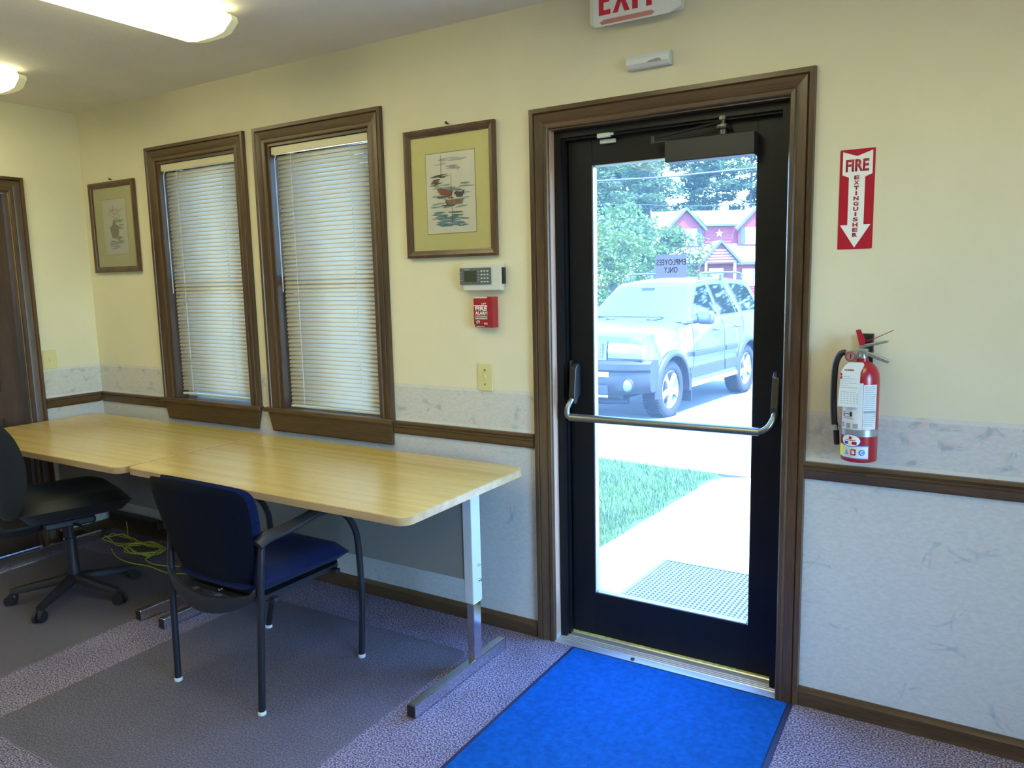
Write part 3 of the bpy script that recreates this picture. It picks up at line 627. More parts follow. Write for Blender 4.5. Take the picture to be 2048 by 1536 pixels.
m = MB(); q = [(-1.347, -.030), (-.520, -.030), (-.480, -1.60), (-1.340, -1.60)]; m.prism(q, .004, 2, .0031); m.build('pile', MATB, t, bevel=.002)

# ================================================================== CABLES AND STRIP UNDER THE TABLE
YEL = P('yellow_cable_jacket', (.52, .50, .05), .45)
def cable(name, pts, r, mat, label, cat, grp=None, **k):
    m = MB(); m.tube(pts, r, 6, 4); o = m.build(name, mat, smooth=70)
    # origin at the thing's middle
    c = sum((v.co for v in o.data.vertices), Vector())/len(o.data.vertices); c.z = 0
    for v in o.data.vertices: v.co -= c
    o.location = c; return setp(o, label, cat, grp)
rr_ = random.Random(3)
def coil(cx, cy, rx, ry, turns, zz, tail, seed):
    q = random.Random(seed); pts = []
    for k in range(int(turns*10)):
        a = k/10*2*pi; j = 1+q.uniform(-.22, .18); pts.append((cx+rx*cos(a)*j, cy+ry*sin(a)*j, zz+.012*abs(sin(a*1.7))+q.uniform(0, .02)))
    return pts+tail
cable('network_cable', coil(-3.98, -.20, .14, .07, 6, .012, [(-3.86, -.27, .008), (-3.74, -.29, .006), (-3.60, -.24, .006)], 4), .0032, YEL, 'tangled yellow network cable coil nearest the armchair', 'cable', 'yellow network cables under the tables')
cable('network_cable', coil(-4.25, -.17, .16, .05, 2.4, .010, [(-4.30, -.10, .01), (-4.36, -.06, .06), (-4.40, -.045, .12)], 9), .0032, YEL, 'looser yellow network cable loop nearer the corner', 'cable', 'yellow network cables under the tables')
cable('network_cable', [(-4.20, -.26, .006), (-4.05, -.32, .006), (-3.90, -.34, .006), (-3.75, -.32, .006), (-3.58, -.33, .006), (-3.45, -.28, .006)], .0032, YEL, 'single yellow network cable lying along the floor in front of the coil', 'cable', 'yellow network cables under the tables')
t = thing('power_strip', (-4.33, -.04, .07), 0, 'dark power strip box on the wall behind the yellow cables', 'power strip')
m = MB(); m.box(-4.56, -4.06, -.052, -.014, .070, .125, .006); m.build('housing', P('dark_brown_plastic', (.02, .012, .010), .5), t)
m = MB()
for k in range(4): m.box(-4.51+k*.12, -4.46+k*.12, -.0545, -.0518, .08, .115)
m.build('socket', BLACKP, t)

# ================================================================== PICTURES
MATBD = P('ochre_mount_board', (.78, .74, .33), .8); PAPER = P('watercolour_paper', (.88, .87, .76), .8, var=(14, .04))
FRW = wood('picture_frame_wood', (.05, .026, .012), (.12, .062, .03), 2, .35)
def ink(n, c, a=.0): return P(n, c, .8, var=(40, .30))
SEA = ink('sea_blue_wash', (.16, .30, .37)); SEA2 = ink('pale_sea_wash', (.40, .50, .50)); SKYW = ink('grey_sky_wash', (.50, .53, .52)); HULL = ink('rust_hull_wash', (.33, .12, .09)); HULL2 = ink('sand_hull_wash', (.36, .27, .17)); DARKW = ink('dark_wash', (.12, .11, .12)); GRN = ink('sea_green_wash', (.20, .42, .36))
def stroke(m, y, x, z, w_, h, q, tilt=0):
    n = 9; pts = []
    for k in range(n):
        a = 2*pi*k/n; rr = 1+q.uniform(-.25, .2); dx, dz = w_/2*cos(a)*rr, h/2*sin(a)*rr
        pts.append((x+dx*cos(tilt)-dz*sin(tilt), y, z+dx*sin(tilt)+dz*cos(tilt)))
    m.poly(pts)
def picture(x0, x1, z0, z1, ix0, ix1, iz0, iz1, fwd, label, scene, lean):
    t = thing('framed_picture', ((x0+x1)/2, 0, z0), 0, label, 'picture', 'framed harbour watercolours')
    dp = -.020; cz, cx = (z0+z1)/2, (x0+x1)/2
    sec = [(0, -.004), (0, dp), (fwd*.35, dp-.003), (fwd*.75, dp+.001), (fwd*.8, dp+.004), (fwd, dp+.006), (fwd, -.004)]
    cor = lambda s_: [(x0+s_, z0+s_), (x1-s_, z0+s_), (x1-s_, z1-s_), (x0+s_, z1-s_)]
    for k in range(4):
        m = MB(); m.loops([[(cor(s_)[j][0], yy, cor(s_)[j][1]) for s_, yy in sec] for j in (k, (k+1) % 4)]); m.build('frame_side', FRW, t, smooth=30)
    m = MB(); m.box(x0+fwd-.004, x1-fwd+.004, -.0085, -.004, z0+fwd-.004, z1-fwd+.004); m.build('mount', MATBD, t)
    m = MB(); b_ = .003
    m.box(ix0-b_, ix1+b_, -.0092, -.0087, iz0-b_, iz1+b_); m.build('mount_bevel', P('mount_bevel_cut', (.36, .33, .16), .8) if 'mount_bevel_cut' not in bpy.data.materials else bpy.data.materials['mount_bevel_cut'], t)
    m = MB(); m.box(ix0, ix1, -.0098, -.0092, iz0, iz1); pr = m.build('print', PAPER, t)
    q = random.Random(5); X = lambda u: ix0+u*(ix1-ix0); Z = lambda v: iz0+v*(iz1-iz0); W_, H_ = ix1-ix0, iz1-iz0; y = [-.00985]
    def lay(name, mat, items):
        m = MB()
        for it in items:
            y[0] -= .000012
            if it[0] == 's': stroke(m, y[0], X(it[1]), Z(it[2]), it[3]*W_, it[4]*H_, q, it[5] if len(it) > 5 else 0)
            else: m.poly([(X(a), y[0], Z(b__)) for a, b__ in it[1]])
        m.build(name, mat, pr, recalc=False)
    scene(lay, q)
    m = MB(); m.box(x0+fwd, x1-fwd, -.0125, -.0115, z0+fwd, z1-fwd); m.build('picture_glass', PICGLASS, t)
    m = MB(); m.cyl((cx-.005, -.001, z1+.012), (cx-.005, -.014, z1+.015), .0035, n=8); m.cyl((cx-.005, -.014, z1+.015), (cx-.005, -.016, z1+.0155), .006, n=8); m.build('hanging_nail', BLACKP, t)
def boats(lay, q):
    lay('sky_wash', SKYW, [('s', .3+.45*q.random(), .80+.14*q.random(), .30, .02, q.uniform(-.1, .1)) for _ in range(9)])
    lay('pale_water_wash', SEA2, [('s', .5+q.uniform(-.32, .32), q.uniform(.28, .62), q.uniform(.15, .35), .025, q.uniform(-.1, .1)) for _ in range(26)])
    lay('sea_wash', SEA, [('s', .5+q.uniform(-.26, .26), q.uniform(.09, .27), q.uniform(.2, .42), .022, q.uniform(-.12, .12)) for _ in range(30)]+[('s', .5+q.uniform(-.4, .4), q.uniform(.3, .5), .16, .012) for _ in range(10)])
    lay('pier', DARKW, [('s', .26+q.uniform(-.1, .1), .72+q.uniform(-.012, .012), .28, .012, .05) for _ in range(6)]+[('s', .20+q.uniform(-.05, .06), q.uniform(.60, .69), .18, .014, .08) for _ in range(8)]+[('s', .34, .70, .15, .014)])
    lay('red_hull', HULL, [('p', [(.22, .555), (.30, .475), (.52, .465), (.555, .52), (.40, .55), (.28, .57)])])
    lay('hull_shadow', DARKW, [('s', .36, .458, .34, .022), ('s', .63, .50, .02, .02), ('p', [(.58, .50), (.62, .445), (.74, .44), (.78, .49), (.79, .53), (.72, .50), (.62, .515)]), ('s', .47, .345, .30, .02), ('p', [(.38, .40), (.42, .35), (.50, .345), (.50, .40)])])
    lay('sand_hull', HULL2, [('p', [(.36, .43), (.46, .355), (.74, .352), (.76, .415), (.58, .42), (.46, .415)]), ('s', .69, .53, .14, .016), ('s', .50, .44, .12, .03)])
    lay('mast', DARKW, [('p', [(.515, .74), (.522, .74), (.532, .08), (.522, .08)]), ('p', [(.315, .98), (.321, .98), (.322, .70), (.314, .70)]), ('p', [(.66, .80), (.668, .80), (.668, .77), (.66, .77)])])
def ship(lay, q):
    lay('sky_wash', SKYW, [('s', .5+q.uniform(-.2, .3), .72+.1*q.random(), .3, .02, q.uniform(-.3, .3)) for _ in range(8)])
    lay('green_wash', GRN, [('s', .68+q.uniform(-.12, .12), q.uniform(.45, .62), .24, .03, q.uniform(-.3, .3)) for _ in range(9)])
    lay('sea_wash', SEA, [('s', .5+q.uniform(-.18, .22), q.uniform(.10, .25), .34, .022, q.uniform(-.12, .12)) for _ in range(16)])
    lay('ship_hull', DARKW, [('p', [(.26, .50), (.34, .30), (.60, .28), (.68, .50), (.55, .54), (.36, .53)]), ('p', [(.38, .53), (.55, .54), (.50, .62), (.42, .62)]), ('s', .40, .70, .30, .01, -.3), ('s', .60, .66, .28, .012, .3)]+[('p', [(.46, .90), (.475, .90), (.48, .53), (.465, .53)])])
    lay('red_boat', HULL, [('s', .66, .30, .22, .05), ('s', .62, .27, .15, .03)])
picture(-2.135, -1.678, 1.583, 2.108, -2.026, -1.780, 1.682, 2.006, .030, 'large framed watercolour of moored boats between window and glass door', boats, 0)
picture(-4.512, -4.069, 1.578, 2.089, -4.398, -4.171, 1.680, 1.990, .032, 'framed watercolour of a ship near the corner left of the windows', ship, 0)

# ================================================================== WALL DEVICES
t = thing('alarm_keypad', (-1.735, 0, 1.49), 0, 'white alarm keypad with grey display panel under the large picture', 'keypad')
m = MB(); m.box(-1.842, -1.655, -.030, -.001, 1.443, 1.551, .004); m.build('housing', WHITEP, t)
m = MB(); m.box(-1.852, -1.700, -.036, -.0302, 1.468, 1.535, .002); fp = m.build('front_panel', P('grey_keypad_face', (.10, .115, .115), .45), t)
m = MB(); m.box(-1.828, -1.768, -.0372, -.0362, 1.478, 1.523); m.build('display', P('lcd_olive', (.045, .06, .035), .25), t)
m = MB(); m.box(-1.653, -1.646, -.024, -.006, 1.468, 1.534, .001); m.build('side_slot', BLACKP, t)
kb = None
for r_ in range(4):
    for c_ in range(3):
        x, z = -1.743+c_*.0145, 1.521-r_*.0142
        if kb is None:
            m = MB(); m.lathe((0, 0, 0), [(.0052, 0), (.0050, -.0016), (.001, -.0020)], 'y', 10); m.xf(Matrix.Scale(.62, 4, (0, 0, 1))); kb = m.build('key', P('pale_key', (.50, .53, .50), .5), t, local=True, smooth=50); kb.location = (x+1.735, -.0362, z-1.49)
        else: copy_of(kb, t, (x+1.735, -.0362, z-1.49))
m = MB()
for k in range(4): m.box(-1.849, -1.8405, -.0368, -.0362, 1.517-k*.011, 1.519-k*.011); m.box(-1.762, -1.7545, -.0368, -.0362, 1.518-k*.011, 1.520-k*.011)
m.box(-1.828, -1.803, -.0366, -.0362, 1.527, 1.530); m.build('panel_marking', P('pale_marking', (.38, .42, .40), .5), t)

t = thing('fire_alarm_pull', (-1.740, 0, 1.355), 0, 'small red FIRE ALARM pull station below the keypad', 'fire alarm')
m = MB(); m.prism([(-1.794, -.001), (-1.690, -.001), (-1.693, -.034), (-1.706, -.040), (-1.722, -.034), (-1.724, -.028), (-1.790, -.026)], .125, 2, 1.293); al = m.build('housing', RED, t, bevel=.002)
m = MB(); m.box(-1.790, -1.722, -.0315, -.0265, 1.305, 1.412, .001); m.build('lift_cover', RED, al)
yf = -.0317
m = MB(); m.box(-1.789, -1.722, -.030, -.026, 1.401, 1.4175, .001); m.build('lift_lip', P('cream_lip', (.60, .60, .50), .5), t)
m = MB()
for z0, z1, x0 in ((1.3805, 1.3838, -1.789), (1.3385, 1.3400, -1.783), (1.3275, 1.3305, -1.783), (1.3315, 1.3375, -1.800)): 
    if x0 > -1.795: m.box(x0, -1.722, yf-.0005, yf, z0, z1)
m.box(-1.781, -1.722, -.0275, -.0262, 1.2955, 1.2975); m.build('white_stripe', WHITE, t)
m = MB(); m.box(-1.783, -1.722, yf-.0004, yf, 1.3312, 1.3378); m.build('glass_rod_strip', P('olive_strip', (.22, .20, .14), .4), t)
txt('LIFT', -1.750, -1.728, 1.3860, 1.3925, yf, WHITE, 'lettering', t)
txt('FIRE', -1.782, -1.724, 1.3615, 1.3785, yf, WHITE, 'lettering', t, bold=.03)
txt('ALARM', -1.782, -1.723, 1.3445, 1.3585, yf, WHITE, 'lettering', t, bold=.03)
txt('FCI', -1.739, -1.724, 1.3045, 1.3125, yf, WHITE, 'lettering', t, bold=.04)
m = MB(); m.lathe((-1.768, yf, 1.314), [(.0095, .001), (.0095, -.002), (.006, -.003), (.001, -.0032)], 'y', 14); m.build('lock', CHROME, t, smooth=40)

t = thing('light_switch', (-1.760, 0, 1.085), 0, 'ivory switch plate beside the door frame under the fire alarm', 'switch', 'ivory wall plates')
m = MB(); m.box(-1.796, -1.726, -.006, -.0005, 1.028, 1.142, .002); pl_ = m.build('cover_plate', IVORY, t)
m = MB(); m.box(-1.767, -1.755, -.0085, -.006, 1.072, 1.100); m.box(-1.765, -1.757, -.013, -.008, 1.084, 1.096, .001); m.build('toggle', IVORY, t)
m = MB()
for z in (1.115, 1.055): m.cyl((-1.761, -.006, z), (-1.761, -.0072, z), .0035, n=8)
m.build('screw', P('dark_screw', (.12, .10, .05), .4, .5), t)
txt('FLOOD', -1.766, -1.753, 1.066, 1.070, -.006, BLACKI, 'lettering', t) if False else None
t = thing('light_switch', (CX, -.290, 1.088), 0, 'ivory switch plate on the left wall beside the dark wooden door', 'switch', 'ivory wall plates')
m = MB(); m.box(CX+.0005, CX+.006, -.330, -.252, 1.032, 1.142, .002); m.build('cover_plate', IVORY, t)
m = MB(); m.box(CX+.006, CX+.0085, -.297, -.285, 1.072, 1.100); m.box(CX+.008, CX+.013, -.295, -.287, 1.078, 1.090, .001); m.build('toggle', IVORY, t)

t = thing('motion_sensor', (-1.038, 0, 2.225), 0, 'small white sensor bar on the wall above the door', 'sensor')
m = MB(); m.loops([[(x, -yy, 2.2235+zz) for yy, zz in ((0.001, -.024), (.022, -.0235), (.032, -.010), (.033, .006), (.026, .022), (.001, .024))] for x in (-1.117, -.958)]); m.build('housing', P('white_sensor_plastic', (.66, .68, .66), .4), t, smooth=25, bevel=.003)
m = MB(); m.poly([(-1.040, -.0325, 2.212), (-.985, -.0325, 2.212), (-.990, -.0335, 2.220), (-1.000, -.0336, 2.2225), (-1.030, -.0334, 2.218)]); m.build('lens', P('grey_lens', (.28, .28, .30), .3), t, recalc=False)

t = thing('magnetic_contact', (-1.237, .07, 2.0), 0, 'small white magnetic door contact on the black door frame top', 'sensor')
m = MB(); m.box(-1.262, -1.210, .036, .0495, 1.996, 2.0115, .002); m.cyl((-1.210, .043, 2.006), (-1.198, .043, 2.006), .005); m.build('switch_block', WHITEP, t)
m = MB(); m.box(-1.264, -1.203, .066, .0795, 1.979, 1.994, .002); m.build('magnet_block', WHITEP, t)

# EXIT sign
t = thing('exit_sign', (-1.09, 0, 2.42), 0, 'white EXIT sign with red letters on the wall above the door', 'sign')
m = MB(); bk = rrect(-1.253, -.918, 2.370, 2.498, .012, 3); ft_ = rrect(-1.228, -.943, 2.353, 2.492, .010, 3)
m.loops([[(a, -.001, b_) for a, b_ in bk], [(a, -.030, b_) for a, b_ in bk], [(a, -.052, b_) for a, b_ in ft_]]); m.build('housing', P('white_sign_plastic', (.70, .71, .66), .4, emit=((.9, .95, .8), .04)), t, smooth=30)
def seg(pts): return pts
yE = -.0525; zb_, zt_ = 2.390, 2.486; EL = []
def bar(x0, x1, z0, z1): EL.append([(x0, z0), (x1, z0), (x1, z1), (x0, z1)])
lt = []
lt.append([(-1.208, zb_), (-1.164, zb_), (-1.164, zb_+.016), (-1.190, zb_+.016), (-1.190, zb_+.041), (-1.168, zb_+.041), (-1.168, zb_+.056), (-1.190, zb_+.056), (-1.190, zt_-.016), (-1.164, zt_-.016), (-1.164, zt_), (-1.208, zt_)])
lt.append([(-1.156, zb_), (-1.137, zb_), (-1.1245, zb_+.034), (-1.112, zb_), (-1.092, zb_), (-1.114, zb_+.048), (-1.094, zt_), (-1.112, zt_), (-1.1245, zb_+.062), (-1.136, zt_), (-1.155, zt_), (-1.134, zb_+.048)])
lt.append([(-1.083, zb_), (-1.063, zb_), (-1.063, zt_), (-1.083, zt_)])
lt.append([(-1.033, zb_), (-1.013, zb_), (-1.013, zt_-.016), (-.994, zt_-.016), (-.994, zt_), (-1.052, zt_), (-1.052, zt_-.016), (-1.033, zt_-.016)])
for l_ in lt:
    m = MB(); m.prism(l_, .0012, 1, yE-.0006); m.build('letter', REDS, t)
m = MB(); m.prism([(-1.198, 2.3590), (-1.013, 2.3590), (-1.003, 2.3665), (-1.012, 2.374), (-1.190, 2.374), (-1.205, 2.3665)], .002, 1, yE-.001); m.build('lamp_lens', P('pale_red_lens', (.56, .22, .18), .4), t)

# FIRE EXTINGUISHER sign
t = thing('fire_extinguisher_sign', (-.362, 0, 1.706), 0, 'red FIRE EXTINGUISHER arrow sign on the wall right of the door', 'sign')
sx0, sx1, sz0, sz1 = -.412, -.312, 1.555, 1.858
m = MB(); m.prism(rrect(sx0, sx1, sz0, sz1, .002, 1), -.0010, 1, -.0004); m.build('sticker', P('glossy_red_vinyl', (.42, .012, .03), .22, bump=(25, .12)), t)
u = lambda a: sx0+a*(sx1-sx0); v = lambda b_: sz1-b_*(sz1-sz0)
m = MB(); m.prism([(u(a), v(b_)) for a, b_ in ((.08, .02), (.49, .07), (.93, .02), (.93, .252), (.73, .278), (.73, .755), (.93, .755), (.49, .985), (.06, .755), (.27, .755), (.27, .278), (.08, .250))], -.0005, 1, -.00145); m.build('white_arrow', WHITE, t)
txt('FIRE', u(.17), u(.83), v(.222), v(.10), -.002, REDF, 'lettering', t, bold=.035)
for k, ch in enumerate('EXTINGUISHER'):
    zc = .2575+k*.0525+.022; hw_ = .025 if ch == 'I' else .075; txt(ch, u(.495-hw_), u(.495+hw_), v(zc+.021), v(zc-.019), -.002, REDF, 'lettering', t, bold=.045)

# paper sign on the door glass (reads from outside)
t = thing('paper_sign', (-.996, .097, 1.519), 0, 'small white paper EMPLOYEES ONLY sign on the door glass, lettering reversed', 'sign')
m = MB(); m.box(-1.056, -.936, .0985, .0990, 1.4775, 1.5625)
pm = bpy.data.materials.new('sign_paper'); pm.use_nodes = True; n_ = pm.node_tree.nodes; n_['Principled BSDF'].inputs['Base Color'].default_value = (.55, .58, .72, 1); tl = n_.new('ShaderNodeBsdfTranslucent'); tl.inputs[0].default_value = (.55, .58, .62, 1); mx = n_.new('ShaderNodeMixShader'); mx.inputs[0].default_value = .35
pm.node_tree.links.new(n_['Principled BSDF'].outputs[0], mx.inputs[1]); pm.node_tree.links.new(tl.outputs[0], mx.inputs[2]); pm.node_tree.links.new(mx.outputs[0], n_['Material Output'].inputs[0]); m.build('sheet', pm, t)
txt('EMPLOYEES', -1.051, -.940, 1.524, 1.545, .0985, BLACKI, 'lettering', t, bold=.0, mirror=True)
txt('ONLY', -1.021, -.970, 1.496, 1.517, .0985, BLACKI, 'lettering', t, bold=.0, mirror=True)

# ================================================================== FIRE EXTINGUISHER
ex, ey = -.3175, -.075; RAD = .052
t = thing('fire_extinguisher', (ex, ey, .902), 0, 'red fire extinguisher hanging on the wall under its sign', 'fire extinguisher')
zv = lambda vv: .8985+(927-vv)*.001585       # height from picture row at this distance
m = MB(); m.lathe((ex, ey, 0), [(.044, .902), (RAD-.001, .905), (RAD, .912), (RAD, 1.155), (.050, 1.175), (.042, 1.195), (.028, 1.208), (.018, 1.212), (.018, 1.222)], n=40); m.build('cylinder', RED, t, smooth=40)
def patch(name, a0, a1, z0, z1, mat, lift=.0008, par=None):
    n = max(3, int(abs(a1-a0)/6)); m = MB(); q = []
    for k in range(n+1):
        a = R(a0+(a1-a0)*k/n); q.append((ex+(RAD+lift)*sin(a), ey-(RAD+lift)*cos(a)))
    vs = [[m.b.verts.new((x, y, z)) for x, y in q] for z in (z0, z1)]
    for i in range(n): m.face([vs[0][i], vs[0][i+1], vs[1][i+1], vs[1][i]])
    return m.build(name, mat, par or t, smooth=60, recalc=False)
def wrap(lift=.0012):
    return lambda x, y, z: (ex+(RAD+lift)*sin(x), ey-(RAD+lift)*cos(x), z)
LAB = P('label_paper', (.66, .68, .66), .45)
patch('label', -70, 14, 1.003, 1.150, LAB); patch('label', 15, 62, 1.007, 1.145, LAB)
patch('band', -92, 92, .985, 1.006, P('steel_band', (.42, .44, .43), .35, .7), .0018)
patch('label', -68, 38, .915, .957, P('label_blue_edge', (.10, .20, .55), .4)); patch('label', -67, 36, .918, .954, LAB, .0011)
patch('yellow_label', -78, -47, .920, .955, YELI, .0014)
# small print lines on the labels
m = MB(); q = random.Random(2)
def line(a0, a1, z, h, lift=.0016):
    n = 4; s_ = []
    for zz in (z, z+h): s_.append([m.b.verts.new((ex+(RAD+lift)*sin(R(a0+(a1-a0)*k/n)), ey-(RAD+lift)*cos(R(a0+(a1-a0)*k/n)), zz)) for k in range(n+1)])
    for i in range(n): m.face([s_[0][i], s_[0][i+1], s_[1][i+1], s_[1][i]])
for k in range(22):
    z = 1.138-k*.0057; line(18, 18+q.uniform(30, 41), z, .0018)
line(17, 60, 1.058, .006); line(-55, -20, 1.043, .002); line(-55, -12, 1.038, .002)
for a in (-62, -38, -14): line(a, a+15, 1.010, .015)
m.build('small_print', GREYI, t, recalc=False)
m = MB(); line(-52, -48, 1.048, .012); line(-54, -46, 1.046, .005); m.build('red_flame_mark', REDF, t, recalc=False)
m = MB(); line(-46, -26, 1.052, .002); line(-26, -18, 1.046, .014); m.build('hand_drawing', BLACKI, t, recalc=False)
m = MB(); n = 28; c0 = R(-20)
m.poly([wrap(.0016)(c0+R(34)*cos(2*pi*k/n), 0, .9715+.0195*sin(2*pi*k/n)*.85) for k in range(n)]) if False else None
def oval(aw, zh, mat, name, lift, seg_=14):
    m = MB(); top = []; bot = []
    for k in range(seg_+1):
        u_ = -1+2*k/seg_; h = zh*sqrt(max(0, 1-u_*u_)); a = c0+R(aw)*u_
        top.append(m.b.verts.new(wrap(lift)(a, 0, .9715+h))); bot.append(m.b.verts.new(wrap(lift)(a, 0, .9715-h)))
    for i in range(seg_): m.face([bot[i], bot[i+1], top[i+1], top[i]])
    return m.build(name, mat, t, recalc=False)
oval(33, .0195, BLUEI, 'oval_badge_rim', .0021); oval(31, .0178, WHITE, 'oval_badge', .0025)
for a0, a1, mt in ((-40, -27, BLUEI), (-27, -15, WHITE), (-15, 0, REDF)): patch('badge_band', a0, a1, .9595, .9685, mt, .0029)
patch('badge_flame', -25, -16, .976, .984, REDF, .0029); patch('badge_line', -36, -4, .9715, .9735, REDF, .0029)
m = MB(); m.poly([wrap(.0018)(R(-40), 0, .927), wrap(.0018)(R(-27), 0, .927), wrap(.0018)(R(-33), 0, .944)]); m.build('class_triangle', P('teal_ink', (.10, .30, .36), .5), t, recalc=False)
patch('class_square', -18, -2, .926, .945, REDF, .0018)
m = MB(); m.poly([wrap(.0018)(R(16)+R(10)*cos(2*pi*k/20), 0, .936+.0095*sin(2*pi*k/20)) for k in range(20)]); m.build('class_circle', P('azure_ink', (.04, .28, .70), .5), t, recalc=False)
for ch, a, mt in (('A', -33.5, WHITE), ('B', -10, WHITE), ('C', 16, WHITE)):
    hw_ = 2.0 if ch == 'A' else 4.5; z0_, z1_ = (.929, .936) if ch == 'A' else (.930, .9415)
    txt(ch, R(a-hw_), R(a+hw_), z0_, z1_, 0, mt, 'lettering', t, bold=.05, place=lambda x, y, z: (ex+(RAD+.0022-y)*sin(x), ey-(RAD+.0022-y)*cos(x), z))
# valve, handles, gauge, hose
VAL = P('cast_aluminium', (.38, .39, .36), .35, .8)
m = MB(); m.cyl((ex, ey, 1.210), (ex, ey, 1.236), .015); m.box(ex-.020, ex+.016, ey-.013, ey+.013, 1.228, 1.252, .003); m.cyl((ex-.012, ey-.012, 1.236), (ex-.045, ey-.012, 1.234), .010); m.build('valve', VAL, t, smooth=40)
m = MB(); m.prism([(ex-.010, 1.246), (ex+.008, 1.246), (ex+.072, 1.219), (ex+.078, 1.213), (ex+.071, 1.208), (ex+.006, 1.232)], .018, 1, ey-.009); m.build('carry_handle', VAL, t, bevel=.002)
m = MB(); m.prism([(ex-.024, 1.246), (ex-.006, 1.262), (ex+.060, 1.277), (ex+.072, 1.2765), (ex+.068, 1.271), (ex+.005, 1.254), (ex-.010, 1.244)], .016, 1, ey-.008); m.build('squeeze_lever', VAL, t, bevel=.002)
m = MB(); m.lathe((ex-.030, ey-.022, 1.228), [(.0165, .006), (.0175, 0), (.0165, -.005), (.0145, -.0055), (.0145, -.003)], 'y', 24); gg = m.build('gauge', P('gauge_bezel', (.36, .20, .17), .35, .6), t, smooth=40)
m = MB(); m.lathe((ex-.030, ey-.022, 1.228), [(.0143, -.0028), (.001, -.0035)], 'y', 20); m.build('gauge_dial', P('gauge_face_pink', (.45, .16, .17), .4), gg, smooth=40)
m = MB(); m.box(ex-.031, ex-.028, ey-.0270, ey-.0262, 1.221, 1.236); m.build('gauge_needle', BLACKI, gg)
m = MB(); m.tube([(ex-.045, ey-.012, 1.238), (ex-.060, ey-.012, 1.234), (ex-.073, ey-.012, 1.205), (ex-.077, ey-.010, 1.150), (ex-.077, ey-.005, 1.07), (ex-.072, ey, 1.0)], .0095, 12, 6); m.build('hose', BLACKP, t, smooth=60)
m = MB(); m.tube([(ex-.072, ey, 1.012), (ex-.068, ey+.002, .990), (ex-.065, ey+.004, .945)], lambda q_: .0095-.001*q_, 12, 3); m.build('nozzle', BLACKP, t, smooth=60)
m = MB(); m.tube([(ex-.074, ey, 1.009), (ex-.072, ey, .992)], .0108, 12); m.box(ex-.066, ex-.05, ey-.004, ey+.004, .993, 1.006); m.build('hose_clip', P('translucent_clip', (.30, .31, .30), .4), t)
m = MB(); m.box(ex-.010, ex+.022, ey+.052, -.001, 1.13, 1.292); m.box(ex-.008, ex+.026, ey+.010, ey+.05, 1.236, 1.242); m.prism([(ex-.012, 1.285), (ex+.024, 1.292), (ex+.024, 1.244), (ex-.004, 1.244)], .004, 1, ey+.012); m.build('wall_hook', BLACKP, t)
m = MB(); m.prism([(ex-.020, 1.308), (ex-.007, 1.311), (ex+.008, 1.281), (ex+.006, 1.264), (ex-.008, 1.262)], .0012, 1, ey-.014); m.build('red_seal_flag', REDF, t)
m = MB(); m.tube([(ex+.004, ey-.010, 1.272), (ex+.040, ey-.012, 1.287), (ex+.084, ey-.012, 1.309)], .0011, 6, 3); m.build('zip_tie_tail', REDF, t)
# inspection tag hanging from the neck
tg = [(ex-.050, 1.186), (ex-.040, 1.204), (ex-.028, 1.214), (ex+.010, 1.214), (ex+.014, 1.207), (ex+.004, 1.184), (ex+.0, 1.076), (ex-.058, 1.077)]
m = MB(); m.prism(tg, -.0007, 1, ey-RAD-.006); ttag = m.build('inspection_tag', P('tag_card', (.66, .69, .63), .6), t)
m = MB()
for k in range(14):
    z = 1.176-k*.0068
    if k in (0, 7): continue
    x0 = ex-.053+.001*k*.3; x1 = ex-.003-(q.uniform(0, .01) if k % 3 else 0); 
    if k > 8: 
        for j in range(6): m.box(x0+j*.0088, x0+j*.0088+.0045, ey-RAD-.0072, ey-RAD-.0067, z, z+.0016)
    else: m.box(x0, x1-.018 if k % 2 else x1, ey-RAD-.0072, ey-RAD-.0067, z, z+.0012)
m.build('tag_print', GREYI, ttag)
txt('WARD', ex-.042, ex-.014, 1.187, 1.1925, ey-RAD-.0068, REDF, 'tag_lettering', ttag, bold=.03)
m = MB(); m.box(ex-.0525, ex-.0465, ey-RAD-.0073, ey-RAD-.0067, 1.163, 1.169); m.box(ex-.052, ex-.047, ey-RAD-.0073, ey-RAD-.0067, 1.172, 1.180); m.build('tag_red_mark', REDF, ttag)

# ================================================================== OUTSIDE: GROUND
def gz(y): return -.06-max(0, min(y, 7.5)-.6)*.0475
CONC = P('pale_concrete_walk', (.42, .40, .36), .85, var=(7, .10), bump=(60, .3))
ASPH = P('driveway_asphalt', (.125, .115, .10), .9, var=(40, .15), bump=(120, .4))
TURF = P('lawn_soil_green', (.025, .05, .005), .95, var=(12, .3), bump=(80, .8))
def ground(name, pts, dz, mat, y_split=None):
    m = MB(); top = [m.b.verts.new((x, y, gz(y)+dz)) for x, y in pts]; bot = [m.b.verts.new((x, y, gz(y)+dz-.25)) for x, y in pts]
    m.face(top); m.face(bot[::-1]); n = len(pts)
    for i in range(n): m.face([top[i], bot[i], bot[(i+1) % n], top[(i+1) % n]])
    return setp(m.build(name, mat), kind='structure')
ground('walkway', [(-1.87, .55), (1.2, .55), (1.2, 3.75), (-1.2, 3.75), (-1.62, 3.72), (-1.80, 3.62), (-1.87, 3.4)], 0, CONC)
m = MB(); m.box(-1.87, 1.2, WT, .62, -.3, -.045, .005); setp(m.build('doorstep', CONC), kind='structure')
ground('driveway', [(-30, 3.9), (-3.0, 3.8), (-1.2, 3.75), (1.2, 3.75), (20, 3.75), (20, 7.5), (-30, 7.5)], -.004, ASPH)
m = MB(); m.prism([(-30, 7.5), (20, 7.5), (20, 16), (-30, 16)], -.25, 2, gz(8)-.004); setp(m.build('driveway_far', ASPH), kind='structure')
